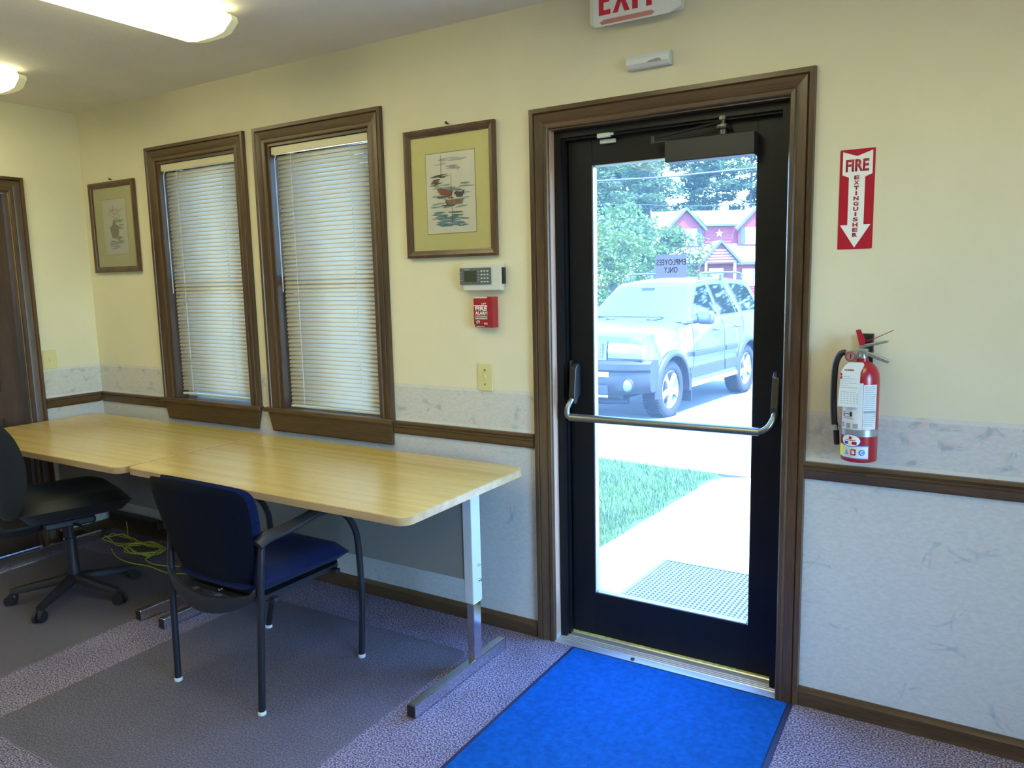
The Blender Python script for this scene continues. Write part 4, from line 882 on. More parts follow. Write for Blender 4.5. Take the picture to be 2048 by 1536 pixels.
m = MB(); m.prism([(-120, 16), (80, 16), (80, 140), (-120, 140)], -.25, 2, gz(8)-.01); setp(m.build('far_ground', P('far_grass', (.05, .09, .02), .95, var=(2, .3))), kind='structure')
ground('lawn', [(-30, .30), (-1.87, .30), (-1.87, 3.4), (-1.80, 3.62), (-1.95, 3.70), (-3.0, 3.80), (-30, 3.9)], .004, TURF)
def inlawn(x, y): return x < -1.875+.03*sin(9*y) and .32 < y < 3.79-.10*max(0, (x+3))-max(0, x+2.05)*.5
GRASS = P('grass_blade', (.05, .125, .018), .6, var=(3, .35)); q = random.Random(11); V_, F_ = [], []
while len(F_) < 30000:
    x = -1.85-2.6*q.random()**1.2; y = q.uniform(.35, 3.8)
    if not inlawn(x, y): continue
    a = q.uniform(0, 2*pi); h = q.uniform(.025, .06); w_ = q.uniform(.002, .004); z = gz(y)+.003; l = q.uniform(0, .03); k = len(V_)
    V_ += [(x-w_*cos(a), y-w_*sin(a), z), (x+w_*cos(a), y+w_*sin(a), z), (x+l*cos(a+1), y+l*sin(a+1), z+h)]; F_.append((k, k+1, k+2))
me = bpy.data.meshes.new('grass'); me.from_pydata(V_, [], F_); me.materials.append(GRASS); o = bpy.data.objects.new('lawn_grass', me); COL.objects.link(o)
setp(o, 'short bright green grass left of the walkway beyond the glass door', 'grass', kind='stuff')
# ribbed rubber mat on the doorstep
t = thing('outdoor_mat', (-.93, .85, -.05), 0, 'grey perforated rubber mat on the walkway just outside the glass door', 'mat')
RUB = P('grey_blue_rubber', (.05, .055, .055), .6); x0, x1, y0, y1 = -1.46, -.40, .64, 1.30
t.location.z = 0
def mzz(y): return gz(y)+.001
m = MB()
def slab(xa, xb, ya, yb_, za, zb2):
    c = [m.b.verts.new((x, y, gz(y)+z)) for x in (xa, xb) for y in (ya, yb_) for z in (za, zb2)]
    for f_ in ((0, 1, 3, 2), (4, 6, 7, 5), (0, 4, 5, 1), (2, 3, 7, 6), (0, 2, 6, 4), (1, 5, 7, 3)): m.face([c[i] for i in f_])
slab(x0, x0+.022, y0, y1, .001, .012); slab(x1-.022, x1, y0, y1, .001, .012); slab(x0+.022, x1-.022, y0, y0+.02, .001, .012); slab(x0+.022, x1-.022, y1-.02, y1, .001, .012)
m.build('mat_rim', RUB, t)
m = MB(); nx, ny = 44, 22
for i in range(nx):
    xa = x0+.022+(x1-x0-.044)*i/nx; slab(xa+.006, xa+.017, y0+.02, y1-.02, .0015, .010)
for j in range(ny):
    ya = y0+.02+(y1-y0-.04)*j/ny; slab(x0+.022, x1-.022, ya+.008, ya+.020, .0012, .0085)
setp(m.build('mat_lattice', RUB, t), kind='stuff')

# ================================================================== PARKED CAR
gzc = gz(8); ang = atan2(-2.63, -.27)            # heading of the car (towards the building)
FX, FY = -3.49-.78*sin(-ang)*0, 6.97
hd = Vector((cos(ang), sin(ang), 0)); lf_ = Vector((-sin(ang), cos(ang), 0))
org = Vector((-3.49, 6.97, gzc)) - lf_*.86       # middle of the front axle on the ground
CARP = P('car_paint_blue_grey', (.050, .050, .052), .35, 0, coat=.35, spec=.4)
CLAD = P('car_cladding_grey', (.024, .024, .025), .45, 0, spec=.3)
DARK = P('car_dark_trim', (.014, .016, .02), .5); TYRE = P('tyre_rubber', (.010, .009, .008), .8, var=(30, .15))
ALLOY = P('alloy_wheel_silver', (.30, .30, .30), .4, .3); LAMPG = P('clear_lamp_lens', (.15, .16, .16), .15, 0, coat=.3)
CGL = P('car_window_glass', (.006, .008, .006), .03, 0, spec=.6); WSH = P('car_windshield', (.05, .07, .055), .3, 0, spec=.4)
car = thing('parked_car', org, ang, 'blue-grey four-wheel-drive estate car parked on the driveway beyond the glass door', 'car')
K = 1.045                                         # height factor
def lower(px): pass
# body shell: side profile in (x, z), lofted across the width with plan curvature
top_prof = [(.80, .66), (.815, .82), (.80, .985), (.775, 1.06), (.70, 1.095), (.45, 1.13), (.05, 1.16), (-.35, 1.18), (-.58, 1.185)]
side_low = [(-3.62, 1.17), (-3.66, .95), (-3.66, .60), (-3.60, .48)]
def arch(cx, r, a0, a1, n=9): return [(cx+r*cos(R(a0+(a1-a0)*k/n)), .375+r*sin(R(a0+(a1-a0)*k/n))) for k in range(n+1)]
prof = top_prof+[(-1.3, 1.20), (-2.2, 1.20), (-3.2, 1.19)]+side_low+[(-3.15, .42)]+arch(-2.69, .43, 178-180+180, 0+4)[0:0]
rear_arch = [(-2.69+.44*cos(R(a)), .375+.44*sin(R(a))) for a in range(178, 1, -16)]
front_arch = [(.44*cos(R(a)), .375+.44*sin(R(a))) for a in range(178, 1, -16)]
prof += [(-3.13, .40)]+rear_arch+[(-2.24, .40), (-1.2, .40), (-.45, .40)]+front_arch+[(.45, .46), (.62, .46), (.78, .52)]
def halfw(x, z):
    w_ = .895
    if z > 1.0: w_ -= .10*(z-1.0)/.2*(.55 if x < -.6 else .95)
    if x > .30: w_ -= .10*((x-.30)/.5)**2
    if x < -3.2: w_ -= .06*((-3.2-x)/.45)**2
    return w_
NT = 15; m = MB(); rings = []
for j in range(NT):
    tq = -1+2*j/(NT-1); tt = sin(tq*pi/2*.98)/sin(pi/2*.98); ring = []
    for x, z in prof:
        xx, zz = x, z
        if x > .3: xx -= (x-.3)/.5*.115*abs(tt)**2.4
        if x < -3.2: xx += ((-3.2-x)/.45)*.07*abs(tt)**2.6
        if z > 1.0 and -.7 < x < .78: zz += .028*(1-tt*tt) - (.030*max(0, abs(tt)-.80)/.2)
        if z < .6 and abs(tt) < .93 and (abs(x) < .5 or abs(x+2.69) < .5): zz = max(zz, .42) if abs(tt) < .55 else zz
        ring.append((xx, tt*halfw(x, z), zz*K))
    rings.append(ring)
m.loops(rings, cap=True)
bmesh.ops.triangulate(m.b, faces=[f_ for f_ in m.b.faces if len(f_.verts) > 4])
m.build('body', CARP, car, local=True, smooth=32)
# greenhouse
def roofz(x): return 1.745 if x > -2.9 else 1.745
gh = [(-.55, 1.17), (-.98, 1.50), (-1.20, 1.665), (-1.36, 1.705), (-1.9, 1.735), (-2.6, 1.735), (-3.15, 1.705), (-3.30, 1.66), (-3.52, 1.30), (-3.58, 1.17)]
def ghw(z): return .800-.215*max(0, (z-1.19))/.53 if z > 1.19 else .812
m = MB(); rings = []
for j in range(11):
    tq = -1+2*j/10; tt = sin(tq*pi/2); ring = []
    for x, z in gh:
        zz = z+(.035*(1-tt*tt) if z > 1.6 else 0); xx = x+(.10*(1-tt*tt)*(.5 if z > 1.6 else 1) if x > -1.4 else 0)-(.05*(1-tt*tt) if x < -3.2 else 0)
        ring.append((xx, tt*ghw(z), zz*K))
    rings.append(ring)
m.loops(rings); m.build('cabin', CARP, car, local=True, smooth=32)
def gpt(x, z, side, lift=.006): return (x, side*(ghw(z)+lift), z*K)
for sd in (1, -1):
    for nm, pts in (('front_side_window', [(-.78, 1.235), (-1.02, 1.44), (-1.27, 1.625), (-1.60, 1.655), (-1.66, 1.235)]), ('rear_side_window', [(-1.78, 1.235), (-1.72, 1.655), (-2.30, 1.660), (-2.36, 1.50), (-2.50, 1.235)]), ('quarter_window', [(-2.66, 1.245), (-2.50, 1.660), (-3.05, 1.640), (-3.20, 1.58), (-3.38, 1.255)])):
        m = MB(); a = [m.b.verts.new(gpt(x, z, sd)) for x, z in pts]; b_ = [m.b.verts.new(gpt(x, z, sd, -.01)) for x, z in pts]; m.face(a)
        for i in range(len(pts)): m.face([a[i], b_[i], b_[(i+1) % len(pts)], a[(i+1) % len(pts)]])
        wn = m.build(nm, CGL, car, local=True)
        cxm = sum(p_[0] for p_ in pts)/len(pts); czm = sum(p_[1] for p_ in pts)/len(pts)
        m = MB(); o_ = [gpt(cxm+(x-cxm)*1.06, czm+(z-czm)*1.08, sd, .004) for x, z in pts]; i_ = [gpt(x, z, sd, .0075) for x, z in pts]
        A_ = [m.b.verts.new(p_) for p_ in o_]; B_ = [m.b.verts.new(p_) for p_ in i_]
        for i in range(len(pts)): m.face([A_[i], A_[(i+1) % len(pts)], B_[(i+1) % len(pts)], B_[i]])
        m.build('window_seal', DARK, wn, local=True)
    m = MB(); m.box(-2.405, -2.385, sd*(ghw(1.45)-.075), sd*(ghw(1.45)+.0095), 1.25*K, 1.64*K)
    m.xf(Matrix.Identity(4)); m.b.free(); m = MB(); a = [gpt(-2.40, 1.235, sd, .009), gpt(-2.36, 1.235, sd, .009), gpt(-2.25, 1.655, sd, .009), gpt(-2.29, 1.655, sd, .009)]; m.poly(a); m.build('window_divider', DARK, car, local=True)
    # door seams, mouldings, flares
    def bw(x, z): return halfw(x, z)+.004
    for xs in (-.62, -1.70, -2.42):
        m = MB(); pts = [(xs, z) for z in (.50, .7, .9, 1.05, 1.18)] if xs != -2.42 else [(xs+.22, .62), (xs+.10, .80), (xs, .92), (xs-.06, 1.05), (xs-.08, 1.18)]
        m.tube([(x, sd*(halfw(x, z)+.0005), z*K) for x, z in pts], .0045, 5, 3); m.build('door_seam', DARK, car, local=True)
    m = MB()
    for xa, xb in ((-.60, -1.68), (-1.72, -2.18)): m.box(xb, xa, sd*.893, sd*.920, .735*K, .800*K, .008)
    m.build('side_moulding', CLAD, car, local=True)
    m = MB()
    for xa, xb in ((-.50, -1.68), (-1.72, -2.20)): m.box(xb, xa, sd*.892, sd*.905, .46*K, .60*K, .006)
    m.build('lower_cladding', CLAD, car, local=True)
    m = MB(); m.box(-2.20, -.50, sd*.80, sd*.91, .335*K, .395*K, .015); m.build('running_board', P('pale_sill', (.40, .42, .46), .4) if 'pale_sill' not in bpy.data.materials else bpy.data.materials['pale_sill'], car, local=True)
    for cx in (0, -2.69):
        m = MB(); r_in, r_out = .425, .505; A_ = []
        rg = []
        for k in range(15):
            a = R(188-k*(196/14)); c_, s_ = cos(a), sin(a)
            P_ = lambda rr_, yo: (cx+rr_*c_, sd*(halfw(min(cx+rr_*c_, .75), .7)+yo), (.375+rr_*s_)*K)
            rg.append([P_(r_in, -.06), P_(r_in, .028), P_(r_in+.03, .036), P_(r_out-.02, .026), P_(r_out, -.004)])
        m.loops(rg, close=False, cap=False); m.build('wheel_arch_flare', CLAD, car, local=True, smooth=40)
    for xh in (-1.47, -2.28):
        m = MB(); m.tube([(xh-.09, sd*.872, 1.035*K), (xh-.07, sd*.905, 1.04*K), (xh+.06, sd*.905, 1.045*K), (xh+.08, sd*.872, 1.045*K)], .016, 8, 3, flat=(1, .8)); m.build('door_handle', CARP, car, local=True, smooth=60)
    m = MB(); m.loops(pad(rrect(-.13, .13, -.085, .095, .06, 5), .13, 2.2, lambda a, b_, c: (-.80+c*.9-.02*a, sd*(.985+a), (1.235+b_)*K))); m.tube([(-.80, sd*.80, 1.18*K), (-.80, sd*.90, 1.20*K)], .030, 8); m.build('side_mirror', CARP, car, local=True, smooth=60)
    m = MB(); m.tube([(-1.42, sd*.60, 1.775*K), (-1.50, sd*.60, 1.815*K), (-1.8, sd*.60, 1.825*K), (-2.7, sd*.60, 1.825*K), (-3.05, sd*.60, 1.80*K), (-3.12, sd*.60, 1.76*K)], .017, 8, 4); 
    for xx in (-1.46, -2.25, -3.08): m.box(xx-.04, xx+.04, sd*.60-.018, sd*.60+.018, 1.725*K, 1.80*K)
    m.build('roof_rail', P('rail_grey', (.03, .032, .035), .4) if 'rail_grey' not in bpy.data.materials else bpy.data.materials['rail_grey'], car, local=True, smooth=50)
    m = MB(); m.box(-.49, -.47, sd*.70, sd*.93, .17, .56, .004); m.build('mud_flap', DARK, car, local=True)
    # headlamp and fog lamp
    def fpt(y, z, x0): 
        tt = min(1, abs(y)/.84); return (x0-.115*tt**2.4, y, z*K)
    m = MB(); rg = []
    for k in range(9):
        y = .385+.435*k/8; za = .815+.01*(1-k/8); zb2 = 1.005-(.035*(k/8)**3)
        rg.append([fpt(sd*y, za, .832), fpt(sd*y, (za+zb2)/2, .846), fpt(sd*y, zb2, .822), fpt(sd*y, zb2, .74), fpt(sd*y, za, .74)])
    m.loops(rg); m.build('headlamp', LAMPG, car, local=True, smooth=35)
    m = MB(); c = Vector(fpt(sd*.655, .505, .885)); m.lathe(c, [(.088, -.06), (.093, -.004), (.085, .004)], 'x', 20); m.build('fog_lamp_surround', DARK, car, local=True, smooth=40)
    m = MB(); m.lathe(c, [(.070, -.02), (.070, .006), (.052, .014), (.001, .016)], 'x', 20); m.build('fog_lamp', LAMPG, car, local=True, smooth=40)
m = MB()                                          # windshield and its seal
def wpt(x, z, tt, lift): return (x+.10*(1-tt*tt)+lift, tt*(ghw(z)-.07), z*K+lift*.6)
g = [[m.b.verts.new(wpt(x, z, -1+k/5, .012)) for k in range(11)] for x, z in ((-.655, 1.245), (-.98, 1.50), (-1.15, 1.632))]
for a, b_ in zip(g, g[1:]):
    for i in range(10): m.face([a[i], a[i+1], b_[i+1], b_[i]])
m.build('windshield', WSH, car, local=True, smooth=60)
m = MB(); m.box(-.56, -.52, -.74, .74, 1.175*K, 1.192*K); m.build('cowl', DARK, car, local=True)
for y0_, y1_ in ((.56, -.04), (-.10, -.66)):
    m = MB(); m.tube([(-.50, y0_-.30, 1.20*K), (-.57, y0_-.10, 1.235*K), (-.585, y1_, 1.245*K)], .009, 6, 3); m.tube([(-.60, y0_, 1.235*K), (-.585, y1_-.02, 1.250*K)], .007, 6); m.cyl((-.50, y0_-.30, 1.18*K), (-.50, y0_-.30, 1.225*K), .022); m.build('wiper', DARK, car, local=True, smooth=50)
m = MB(); m.box(-1.02, -.98, -.10, .10, 1.585*K, 1.635*K, .01); m.build('rear_view_mirror', DARK, car, local=True)
# grille
m = MB(); rg = []
for k in range(9):
    y = -.36+.72*k/8; rg.append([fpt(y, .795, .838), fpt(y, 1.025, .815), fpt(y, 1.025, .76), fpt(y, .795, .76)])
m.loops(rg); gr = m.build('grille', CARP, car, local=True, smooth=35)
for k in range(7):
    y = -.285+.095*k; m = MB(); sg = [(y+dy, z) for dy, z in ((-.028, .82), (.028, .82), (.028, .995), (-.028, .995))]
    m.poly([fpt(a, b_, .839+(.838-.815)*-(b_-.795)/.23+.002) for a, b_ in sg]); m.build('grille_slot', DARK, gr, local=True)
    m = MB()
    for dy in (-.016, 0, .016): m.box(.826, .832, y+dy-.002, y+dy+.002, .825*K, .99*K)
    for zz in (.865, .905, .95): m.box(.826, .8315, y-.026, y+.026, zz*K-.0015, zz*K+.0015)
    m.build('grille_mesh', ALLOY, gr, local=True)
# bumper
m = MB(); rg = []
for k in range(17):
    tt = -1+k/8; y = tt*.90; xo = .900-.24*abs(tt)**3.2
    rg.append([(xo-.05, y, .355*K+.05*abs(tt)), (xo, y, .42*K+.03*abs(tt)), (xo+.012, y, .56*K), (xo-.012, y, .655*K), (xo+.018, y, .685*K), (xo+.010, y, .755*K), (xo-.04, y, .79*K), (xo-.22, y, .79*K), (xo-.22, y, .38*K+.05*abs(tt))])
m.loops(rg); bp_ = m.build('bumper', CLAD, car, local=True, smooth=35)
m = MB(); rg = []
for k in range(9):
    tt = -1+k/4; y = tt*.43; xo = .903-.24*abs(y/.9)**3.2
    rg.append([(xo+.016, y, .60*K), (xo+.022, y, .66*K), (xo, y, .66*K), (xo, y, .60*K)])
m.loops(rg); m.build('bumper_insert', P('pale_bumper_strip', (.30, .35, .42), .4), bp_, local=True, smooth=35)
m = MB(); m.box(.86, .915, -.42, .42, .385*K, .495*K, .01); m.build('lower_intake', DARK, car, local=True)
m = MB(); m.tube([(.90, -.42, .365*K), (.915, 0, .36*K), (.90, .42, .365*K)], .018, 8, 4); m.tube([(.918, .28, .44*K), (.935, .28, .40*K), (.930, .28, .45*K)], .010, 8, 3); m.build('tow_hook_bar', ALLOY, car, local=True, smooth=50)
m = MB(); m.box(-3.4, .55, -.45, .45, .30, .45); m.tube([(.50, -.5, .28), (.55, 0, .26), (.50, .5, .28)], .05, 10, 3); m.build('underbody', DARK, car, local=True)
m = MB()
for cx in (0, -2.69): m.box(cx-.40, cx+.40, -.64, .64, .40, .82*K-.05)
m.build('wheel_well_liner', DARK, car, local=True)
def wheel(cx, sd):
    rad = .385; c = Vector((cx, sd*.745, rad)); s = sd
    m = MB(); m.lathe(c, [(.24, -.105*s), (.345, -.120*s), (.372, -.110*s), (.383, -.085*s), (.385, 0), (.383, .085*s), (.372, .108*s), (.345, .122*s), (.30, .124*s), (.262, .116*s), (.245, .10*s)], 'y', 40, cap=False); ty = m.build('wheel', TYRE, car, local=True, smooth=50)
    m = MB()
    for k in range(60):
        a = 2*pi*k/60; mt = Matrix.Translation(c) @ Matrix.Rotation(a, 4, 'Y')
        b2 = MB(); b2.box(.378, .389, .045*s, .112*s, -.007, .007); b2.xf(mt); m.join(b2.b)
        b2 = MB(); b2.box(.378, .389, -.112*s, -.045*s, -.007, .007); b2.xf(mt); m.join(b2.b)
    setp(m.build('tyre_tread', TYRE, ty, local=True), kind='stuff')
    m = MB(); m.lathe(c, [(.252, .115*s), (.258, .108*s), (.240, .095*s), (.225, .03*s), (.20, .0), (.205, .03*s)], 'y', 40, cap=False); m.lathe(c, [(.055, .10*s), (.050, .112*s), (.001, .114*s)], 'y', 16)
    for k in range(5):
        a = 2*pi*k/5+.3; mt = Matrix.Translation(c) @ Matrix.Rotation(a, 4, 'Y')
        b2 = MB(); v = [(.03, -.040), (.16, -.030), (.245, -.052), (.245, .052), (.16, .030), (.03, .040)]; b2.prism([(x, z) for x, z in v], .03*s, 1, .075*s); b2.xf(mt); m.join(b2.b)
    m.build('alloy_rim', ALLOY, ty, local=True, smooth=40)
    m = MB(); m.cyl(c+Vector((0, -.02*s, 0)), c+Vector((0, .0, 0)), .19, n=24); m.build('brake_disc', DARK, ty, local=True)
for cx in (0, -2.69):
    for sd in (1, -1): wheel(cx, sd)
m = MB(); m.box(-3.70, -3.55, -.85, .85, .42*K, .66*K, .03); m.build('rear_bumper', CLAD, car, local=True)
# steering wheel and seats seen through the windshield are left dark behind the glass

# ================================================================== RED HOUSE
hz0 = -.40; ho = thing('house', (-14.87, 45.13, hz0), R(31.84), 'red shingled house with pale roof and gabled dormers beyond the car', 'house')
SHG = P('red_shingle_wall', (.16, .02, .022), .85, var=(3, .12)); ROOF = P('pale_shingle_roof', (.34, .32, .28), .9, var=(2, .08)); TRB = P('blue_grey_trim_board', (.04, .04, .045), .6)
SHUT = P('slate_shutter', (.025, .03, .035), .6); WWT = P('white_window_frame', (.75, .76, .76), .5); PANE = P('house_window_pane', (.05, .06, .07), .15, spec=.8); BRK = P('chimney_brick', (.38, .24, .20), .9, var=(8, .2))
zz = lambda z: z-hz0
XL, XR = -3.05, 6.1
m = MB(); m.box(XL+.2, XR-.2, .15, 6.6, 0, zz(2.3)); m.build('lower_wall', SHG, ho, local=True)
m = MB()                                         # main roof: front plane, ridge, back plane
m.prism([(-.25, zz(2.16)), (-.25, zz(2.24)), (3.5, zz(5.72)), (7.3, zz(2.24)), (7.3, zz(2.16)), (3.5, zz(5.62))], XR-XL, 0, XL); m.build('roof', ROOF, ho, local=True)
m = MB(); m.prism([(.1, zz(2.1)), (3.5, zz(5.62)), (6.9, zz(2.1))], .10, 0, XL+.25); m.prism([(.1, zz(2.1)), (3.5, zz(5.62)), (6.9, zz(2.1))], .10, 0, XR-.35); m.build('gable_wall', SHG, ho, local=True)
m = MB()
for k in range(2): m.prism([(-.30, zz(2.12)), (-.30, zz(2.26)), (3.5, zz(5.78)), (3.5, zz(5.62))], .06, 0, (XL-.05, XR)[k])
m.build('rake_board', WWT, ho, local=True)
def clap(x0, x1, z0, z1, y, par):                # courses of siding, each its own proud strip
    k = 0; z = z0
    while z < z1-.05:
        m = MB(); zt = min(z+.20, z1); m.prism([(y, z), (y-.035, z), (y-.008, zt), (y, zt)], x1-x0, 0, x0); m.build('siding_course', SHG, par, local=True); z += .20
DY = 1.05
m = MB(); m.box(-2.55, 4.2, DY, 4.5, zz(3.28), zz(4.62)); uw = m.build('upper_wall', SHG, ho, local=True)
clap(-.08, 1.74, zz(3.30), zz(4.60), DY, uw)
m = MB(); m.prism([(DY-.35, zz(4.55)), (DY-.35, zz(4.66)), (3.5, zz(5.70)), (3.5, zz(5.60))], 1.95, 0, -.12); m.build('dormer_roof', ROOF, ho, local=True)
m = MB(); m.box(-.12, 1.83, DY-.37, DY-.34, zz(4.53), zz(4.66)); m.build('fascia_board', TRB, ho, local=True)
def hwin(x0, x1, z0, z1, y):
    m = MB(); m.box(x0, x1, y-.05, y, z0, z1); fr = m.build('window', WWT, ho, local=True)
    zm = (z0+z1)/2; g_ = .07
    for a, b_ in ((z0+g_, zm-.03), (zm+.04, z1-g_)): m = MB(); m.box(x0+g_, x1-g_, y-.056, y-.051, a, b_); m.build('pane', PANE, fr, local=True)
    m = MB()
    for k in (1, 2): xx = x0+g_+(x1-x0-2*g_)*k/3; m.box(xx-.012, xx+.012, y-.064, y-.057, zm+.04, z1-g_)
    m.box(x0+g_, x1-g_, y-.063, y-.057, (zm+z1)/2-.012, (zm+z1)/2+.012); m.build('muntin', WWT, fr, local=True)
for gx in (-1.38, 3.08):
    zt = zz(5.62); ze = zz(4.34); hw_ = 1.24
    m = MB(); m.prism([(gx-hw_+.12, zz(3.30)), (gx+hw_-.12, zz(3.30)), (gx+hw_-.12, ze), (gx, zt-.1), (gx-hw_+.12, ze)], .9, 1, DY-.30); gw = m.build('gable_dormer', SHG, ho, local=True)
    m = MB(); m.prism([(gx-hw_, ze-.02), (gx, zt-.02), (gx+hw_, ze-.02), (gx+hw_, ze+.08), (gx, zt+.10), (gx-hw_, ze+.08)], 3.2, 1, DY-.45); m.build('gable_roof', ROOF, ho, local=True)
    for s_ in (-1, 1):
        m = MB(); m.prism([(gx+s_*(hw_+.06), ze-.16), (gx, zt-.08), (gx, zt+.13), (gx+s_*(hw_+.06), ze+.06)], .07, 1, DY-.53); m.build('rake_board', TRB, ho, local=True)
    for a, b_ in ((gx-.70, gx-.03), (gx+.03, gx+.70)): hwin(a, b_, zz(3.36), zz(4.40), DY-.30)
    for a, b_ in ((gx-1.02, gx-.73), (gx+.73, gx+1.02)):
        m = MB(); m.box(a, b_, DY-.34, DY-.30, zz(3.34), zz(4.42)); sh = m.build('shutter', SHUT, ho, local=True)
        m = MB()
        for z0_ in (3.40, 3.78, 4.12): m.box(a+.04, b_-.04, DY-.352, DY-.341, zz(z0_), zz(z0_+.28))
        m.build('shutter_panel', SHUT, sh, local=True)
m = MB(); st = []
for k in range(10): a = pi/2+k*pi/5; rr_2 = .27 if k % 2 == 0 else .11; st.append((.80+rr_2*cos(a), zz(4.08)+rr_2*sin(a)))
m.prism(st, .04, 1, DY-.09); m.build('barn_star', P('pale_metal_star', (.40, .44, .48), .5), ho, local=True)
m = MB(); m.box(1.55, 2.0, 3.2, 3.7, zz(5.2), zz(6.05)); m.box(1.50, 2.05, 3.15, 3.75, zz(6.05), zz(6.13)); m.build('chimney', BRK, ho, local=True)
# entrance gable
px, hw_ = .38, 1.22
m = MB(); m.prism([(px-hw_+.12, zz(2.20)), (px+hw_-.12, zz(2.20)), (px, zz(3.42))], 1.0, 1, -.95); pg = m.build('entrance_gable', SHG, ho, local=True)
for k in range(5):
    z = 2.24+k*.17; h2 = (3.38-z)/1.18*(hw_-.15)-.05
    m = MB(); m.box(px-h2, px+h2, -.985, -.95, zz(z), zz(z+.12)); m.build('siding_course', P('pale_pink_course', (.30, .12, .11), .8) if 'pale_pink_course' not in bpy.data.materials else bpy.data.materials['pale_pink_course'], pg, local=True)
m = MB(); m.prism([(px-hw_, zz(2.16)), (px, zz(3.48)), (px+hw_, zz(2.16)), (px+hw_, zz(2.26)), (px, zz(3.58)), (px-hw_, zz(2.26))], 1.9, 1, -1.05); m.build('entrance_roof', ROOF, ho, local=True)
for s_ in (-1, 1):
    m = MB(); m.prism([(px+s_*(hw_+.10), zz(2.00)), (px, zz(3.42)), (px, zz(3.62)), (px+s_*(hw_+.10), zz(2.22))], .07, 1, -1.13); m.build('rake_board', TRB, ho, local=True)
m = MB(); m.box(px-.95, px-.82, -1.0, -.87, 0, zz(2.2)); m.build('porch_post', WWT, ho, local=True)
m = MB(); m.box(px+.82, px+.95, -1.0, -.87, 0, zz(2.2)); m.build('porch_post', WWT, ho, local=True)
m = MB(); m.box(px-.42, px+.48, .10, .15, 0, zz(1.9)); m.build('front_door', WWT, ho, local=True)
m = MB(); m.box(XL+.1, px-hw_, -.29, -.24, zz(2.08), zz(2.26)); m.box(px+hw_, XR-.1, -.29, -.24, zz(2.08), zz(2.26)); m.build('fascia_board', TRB, ho, local=True)
hwin(2.05, 2.75, zz(.75), zz(1.82), .15); hwin(2.82, 3.5, zz(.75), zz(1.82), .15); hwin(-2.4, -1.6, zz(.75), zz(1.82), .15)
lwall = bpy.data.objects['lower_wall']; clap(XL+.25, px-.6, 0, zz(2.1), .15, lwall); clap(px+.6, XR-.25, 0, zz(.72), .15, lwall)

# ================================================================== TREES
BARK = P('grey_bark', (.06, .05, .04), .9, var=(10, .3))
def leaf_mat(n, c, tl=.35):
    m = P(n, c, .7, var=(1.2, .45)); t = m.node_tree; N = t.nodes; L = t.links; b = N['Principled BSDF']
    k = N.new('ShaderNodeBsdfTranslucent'); k.inputs[0].default_value = (c[0]*1.2, c[1]*1.3, c[2], 1); mx = N.new('ShaderNodeMixShader'); mx.inputs[0].default_value = tl
    L.new(b.outputs[0], mx.inputs[1]); L.new(k.outputs[0], mx.inputs[2]); L.new(mx.outputs[0], N['Material Output'].inputs[0]); return m
LF = [leaf_mat('maple_leaves', (.06, .10, .018)), leaf_mat('pine_needles', (.045, .075, .024)), leaf_mat('young_leaves', (.07, .105, .014))]
def tree(x, y, h, r, kind, label, seed, zb=None, n=5200, leaf=.17, clumps=26, trunk=.18, low=.25):
    q = random.Random(seed); g0 = hz0
    t = thing('pine_tree' if kind == 1 else 'leafy_tree', (x, y, g0), 0, label, 'tree', 'trees beyond the driveway')
    m = MB(); top = h*(.95 if kind == 1 else .7); m.tube([(q.uniform(-.1, .1), q.uniform(-.1, .1), top*k/5) for k in range(6)], lambda s: trunk*(1-.75*s), 8, 2); m.build('trunk', BARK, t, local=True, smooth=60)
    cl = []
    for k in range(clumps):
        if kind == 1:
            s = low+(1-low)*(k+.5)/clumps; a = q.uniform(0, 2*pi); rr = r*(1-s*.75)*q.uniform(.35, .95); cl.append((rr*cos(a), rr*sin(a), h*s, r*(.36-.12*s)*q.uniform(.8, 1.2), .30))
        else:
            a = q.uniform(0, 2*pi); s = q.random(); ph = low+(1-low)*s; rr = r*sqrt(max(.08, 1-((s-.42)/.62)**2))*q.uniform(.3, .9); cl.append((rr*cos(a), rr*sin(a), h*ph*.94, r*q.uniform(.26, .42), .72))
    m = MB(); 
    for k in range(0, len(cl), 2):
        c = cl[k]; m.tube([(0, 0, min(c[2]*.8, top*.95)), (c[0]*.55, c[1]*.55, c[2]*.95), (c[0], c[1], c[2])], lambda s: trunk*.22*(1-.7*s), 5, 2)
    m.build('branches', BARK, t, local=True, smooth=60)
    V, F = [], []
    for i in range(n):
        c = cl[q.randrange(len(cl))]; u_ = q.uniform(-1, 1); a = q.uniform(0, 2*pi); s = sqrt(1-u_*u_); rr = c[3]*q.uniform(.55, 1.05)
        p_ = Vector((c[0]+rr*s*cos(a), c[1]+rr*s*sin(a), c[2]+rr*u_*c[4])); d1 = Vector((q.gauss(0, 1), q.gauss(0, 1), q.gauss(0, .5))).normalized(); d2 = d1.cross(Vector((q.gauss(0, 1), q.gauss(0, 1), q.gauss(0, 1)))).normalized()
        L_ = leaf*q.uniform(.6, 1.3); W_ = L_*(.22 if kind == 1 else .6); k = len(V)
        V += [p_-d1*L_/2, p_+d2*W_/2, p_+d1*L_/2, p_-d2*W_/2]; F.append((k, k+1, k+2, k+3))
    me = bpy.data.meshes.new('foliage'); me.from_pydata([tuple(v) for v in V], [], F); me.materials.append(LF[kind])
    o = bpy.data.objects.new('foliage', me); COL.objects.link(o); o.parent = t; o['kind'] = 'stuff'
    return t
tree(-12.6, 25.2, 3.9, 1.9, 2, 'low bushy tree at the left edge of the door glass behind the car', 21, leaf=.16, low=.06, n=6500)
tree(-15.2, 31.5, 5.4, 2.5, 0, 'rounded green tree behind the low bushy tree at the left', 22, leaf=.20, low=.12, n=6500)
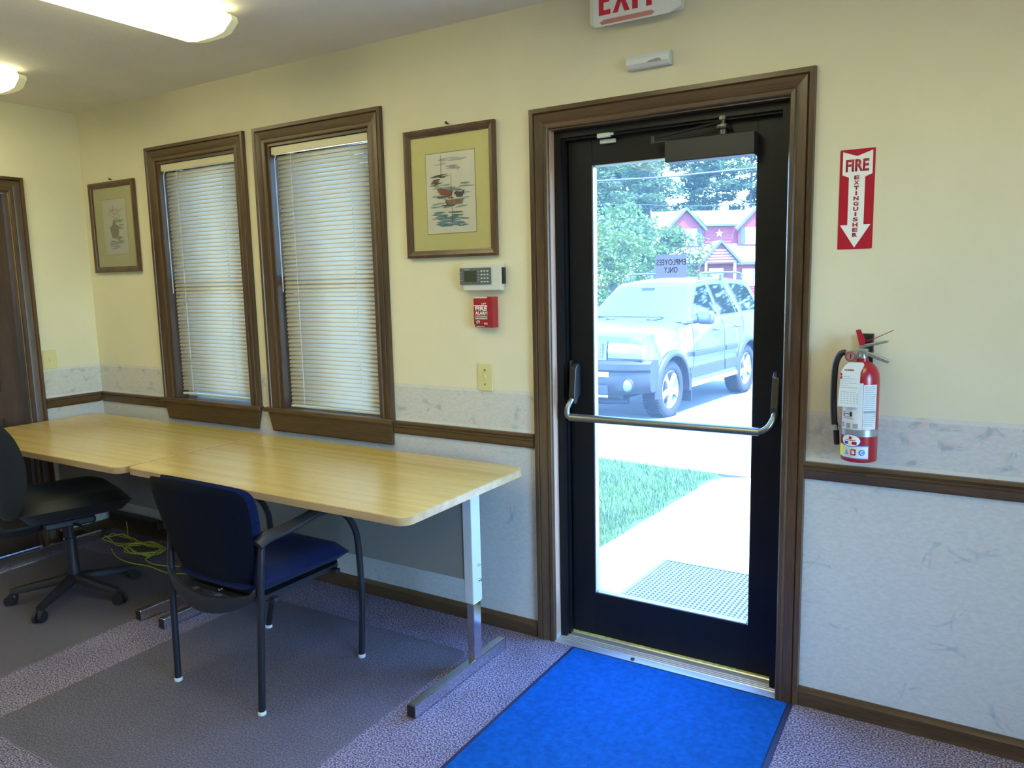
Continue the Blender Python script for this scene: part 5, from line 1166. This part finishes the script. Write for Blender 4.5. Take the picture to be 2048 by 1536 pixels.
tree(-13.6, 34.2, 4.2, 2.2, 0, 'leafy tree just left of the red house', 23, leaf=.2, low=.08, n=6000)
tree(-24.0, 47.5, 13.5, 3.6, 1, 'tall pine tree at the far left of the door glass', 24, leaf=.42, n=11000, clumps=52, low=.2)
tree(-21.0, 50.5, 14.5, 3.4, 1, 'tall pine tree second from the left behind the rounded tree', 25, leaf=.42, n=10000, clumps=46, low=.3)
tree(-25.5, 60.0, 16, 3.8, 1, 'tall pine tree with bare lower trunk left of the house roof', 26, leaf=.45, n=9000, clumps=44, low=.36)
tree(-22.2, 64.0, 16, 4.0, 1, 'pine tree rising behind the left dormer of the house', 27, leaf=.45, n=12000, clumps=54, low=.28)
tree(-19.6, 62.0, 15.5, 4.0, 1, 'broad pine tree behind the middle of the house roof', 28, leaf=.45, n=13000, clumps=58, low=.28)
tree(-16.3, 60.0, 16.5, 4.2, 1, 'dark spreading pine tree behind the chimney', 29, leaf=.45, n=13000, clumps=58, low=.28)
tree(-30.0, 66.0, 15, 5.0, 0, 'broad leafy tree farthest back at the left', 30, leaf=.45, n=12000, clumps=50, low=.2)
tree(-12.5, 63.0, 15, 4.6, 0, 'leafy tree behind the right gable of the house', 31, leaf=.45, n=12000, clumps=50, low=.25)
# trees of the street outside the frame on the right, seen only as reflections in the car's windows
tree(6.5, 15.0, 6.5, 2.6, 0, 'leafy tree out of the frame to the right, nearest the driveway', 41, leaf=.34, low=.12, n=3500)
tree(9.5, 9.0, 7.0, 2.8, 0, 'leafy tree out of the frame to the right, beside the building', 42, leaf=.34, low=.12, n=3500)
tree(2.5, 22.0, 7.5, 3.0, 0, 'leafy tree out of the frame to the right, across the driveway', 43, leaf=.36, low=.12, n=3500)
# trees that carry the tree line on to the left, outside the frame
for k, (x, y, h, r, kd, l_) in enumerate(((-21, 26, 8, 3.2, 0, 'leafy tree out of the frame, first left of the bushy tree'), (-29, 31, 11, 3.6, 1, 'pine tree out of the frame, second to the left'), (-37, 38, 10, 4.2, 0, 'leafy tree out of the frame, third to the left'), (-47, 44, 14, 4.4, 1, 'pine tree out of the frame, farthest to the left'))):
    tree(x, y, h, r, kd, l_, 50+k, leaf=.40, n=5000, clumps=40, low=.15)
# overhead wires
WIREM = P('utility_cable', (.03, .03, .035), .6)
cable('utility_wire', [(-22, 10.2, 3.9), (-9.75, 17.9, 4.23), (-5.86, 20.36, 4.50), (6, 27.8, 5.5)], .028, WIREM, 'thick overhead cable crossing high in the door glass in front of the trees', 'wire')
cable('utility_wire', [(-30, 14.5, 5.0), (-13.25, 25.24, 4.34), (-7.91, 28.54, 4.22), (8, 39, 5.0)], .012, WIREM, 'thin overhead wire crossing just above the house roof', 'wire')
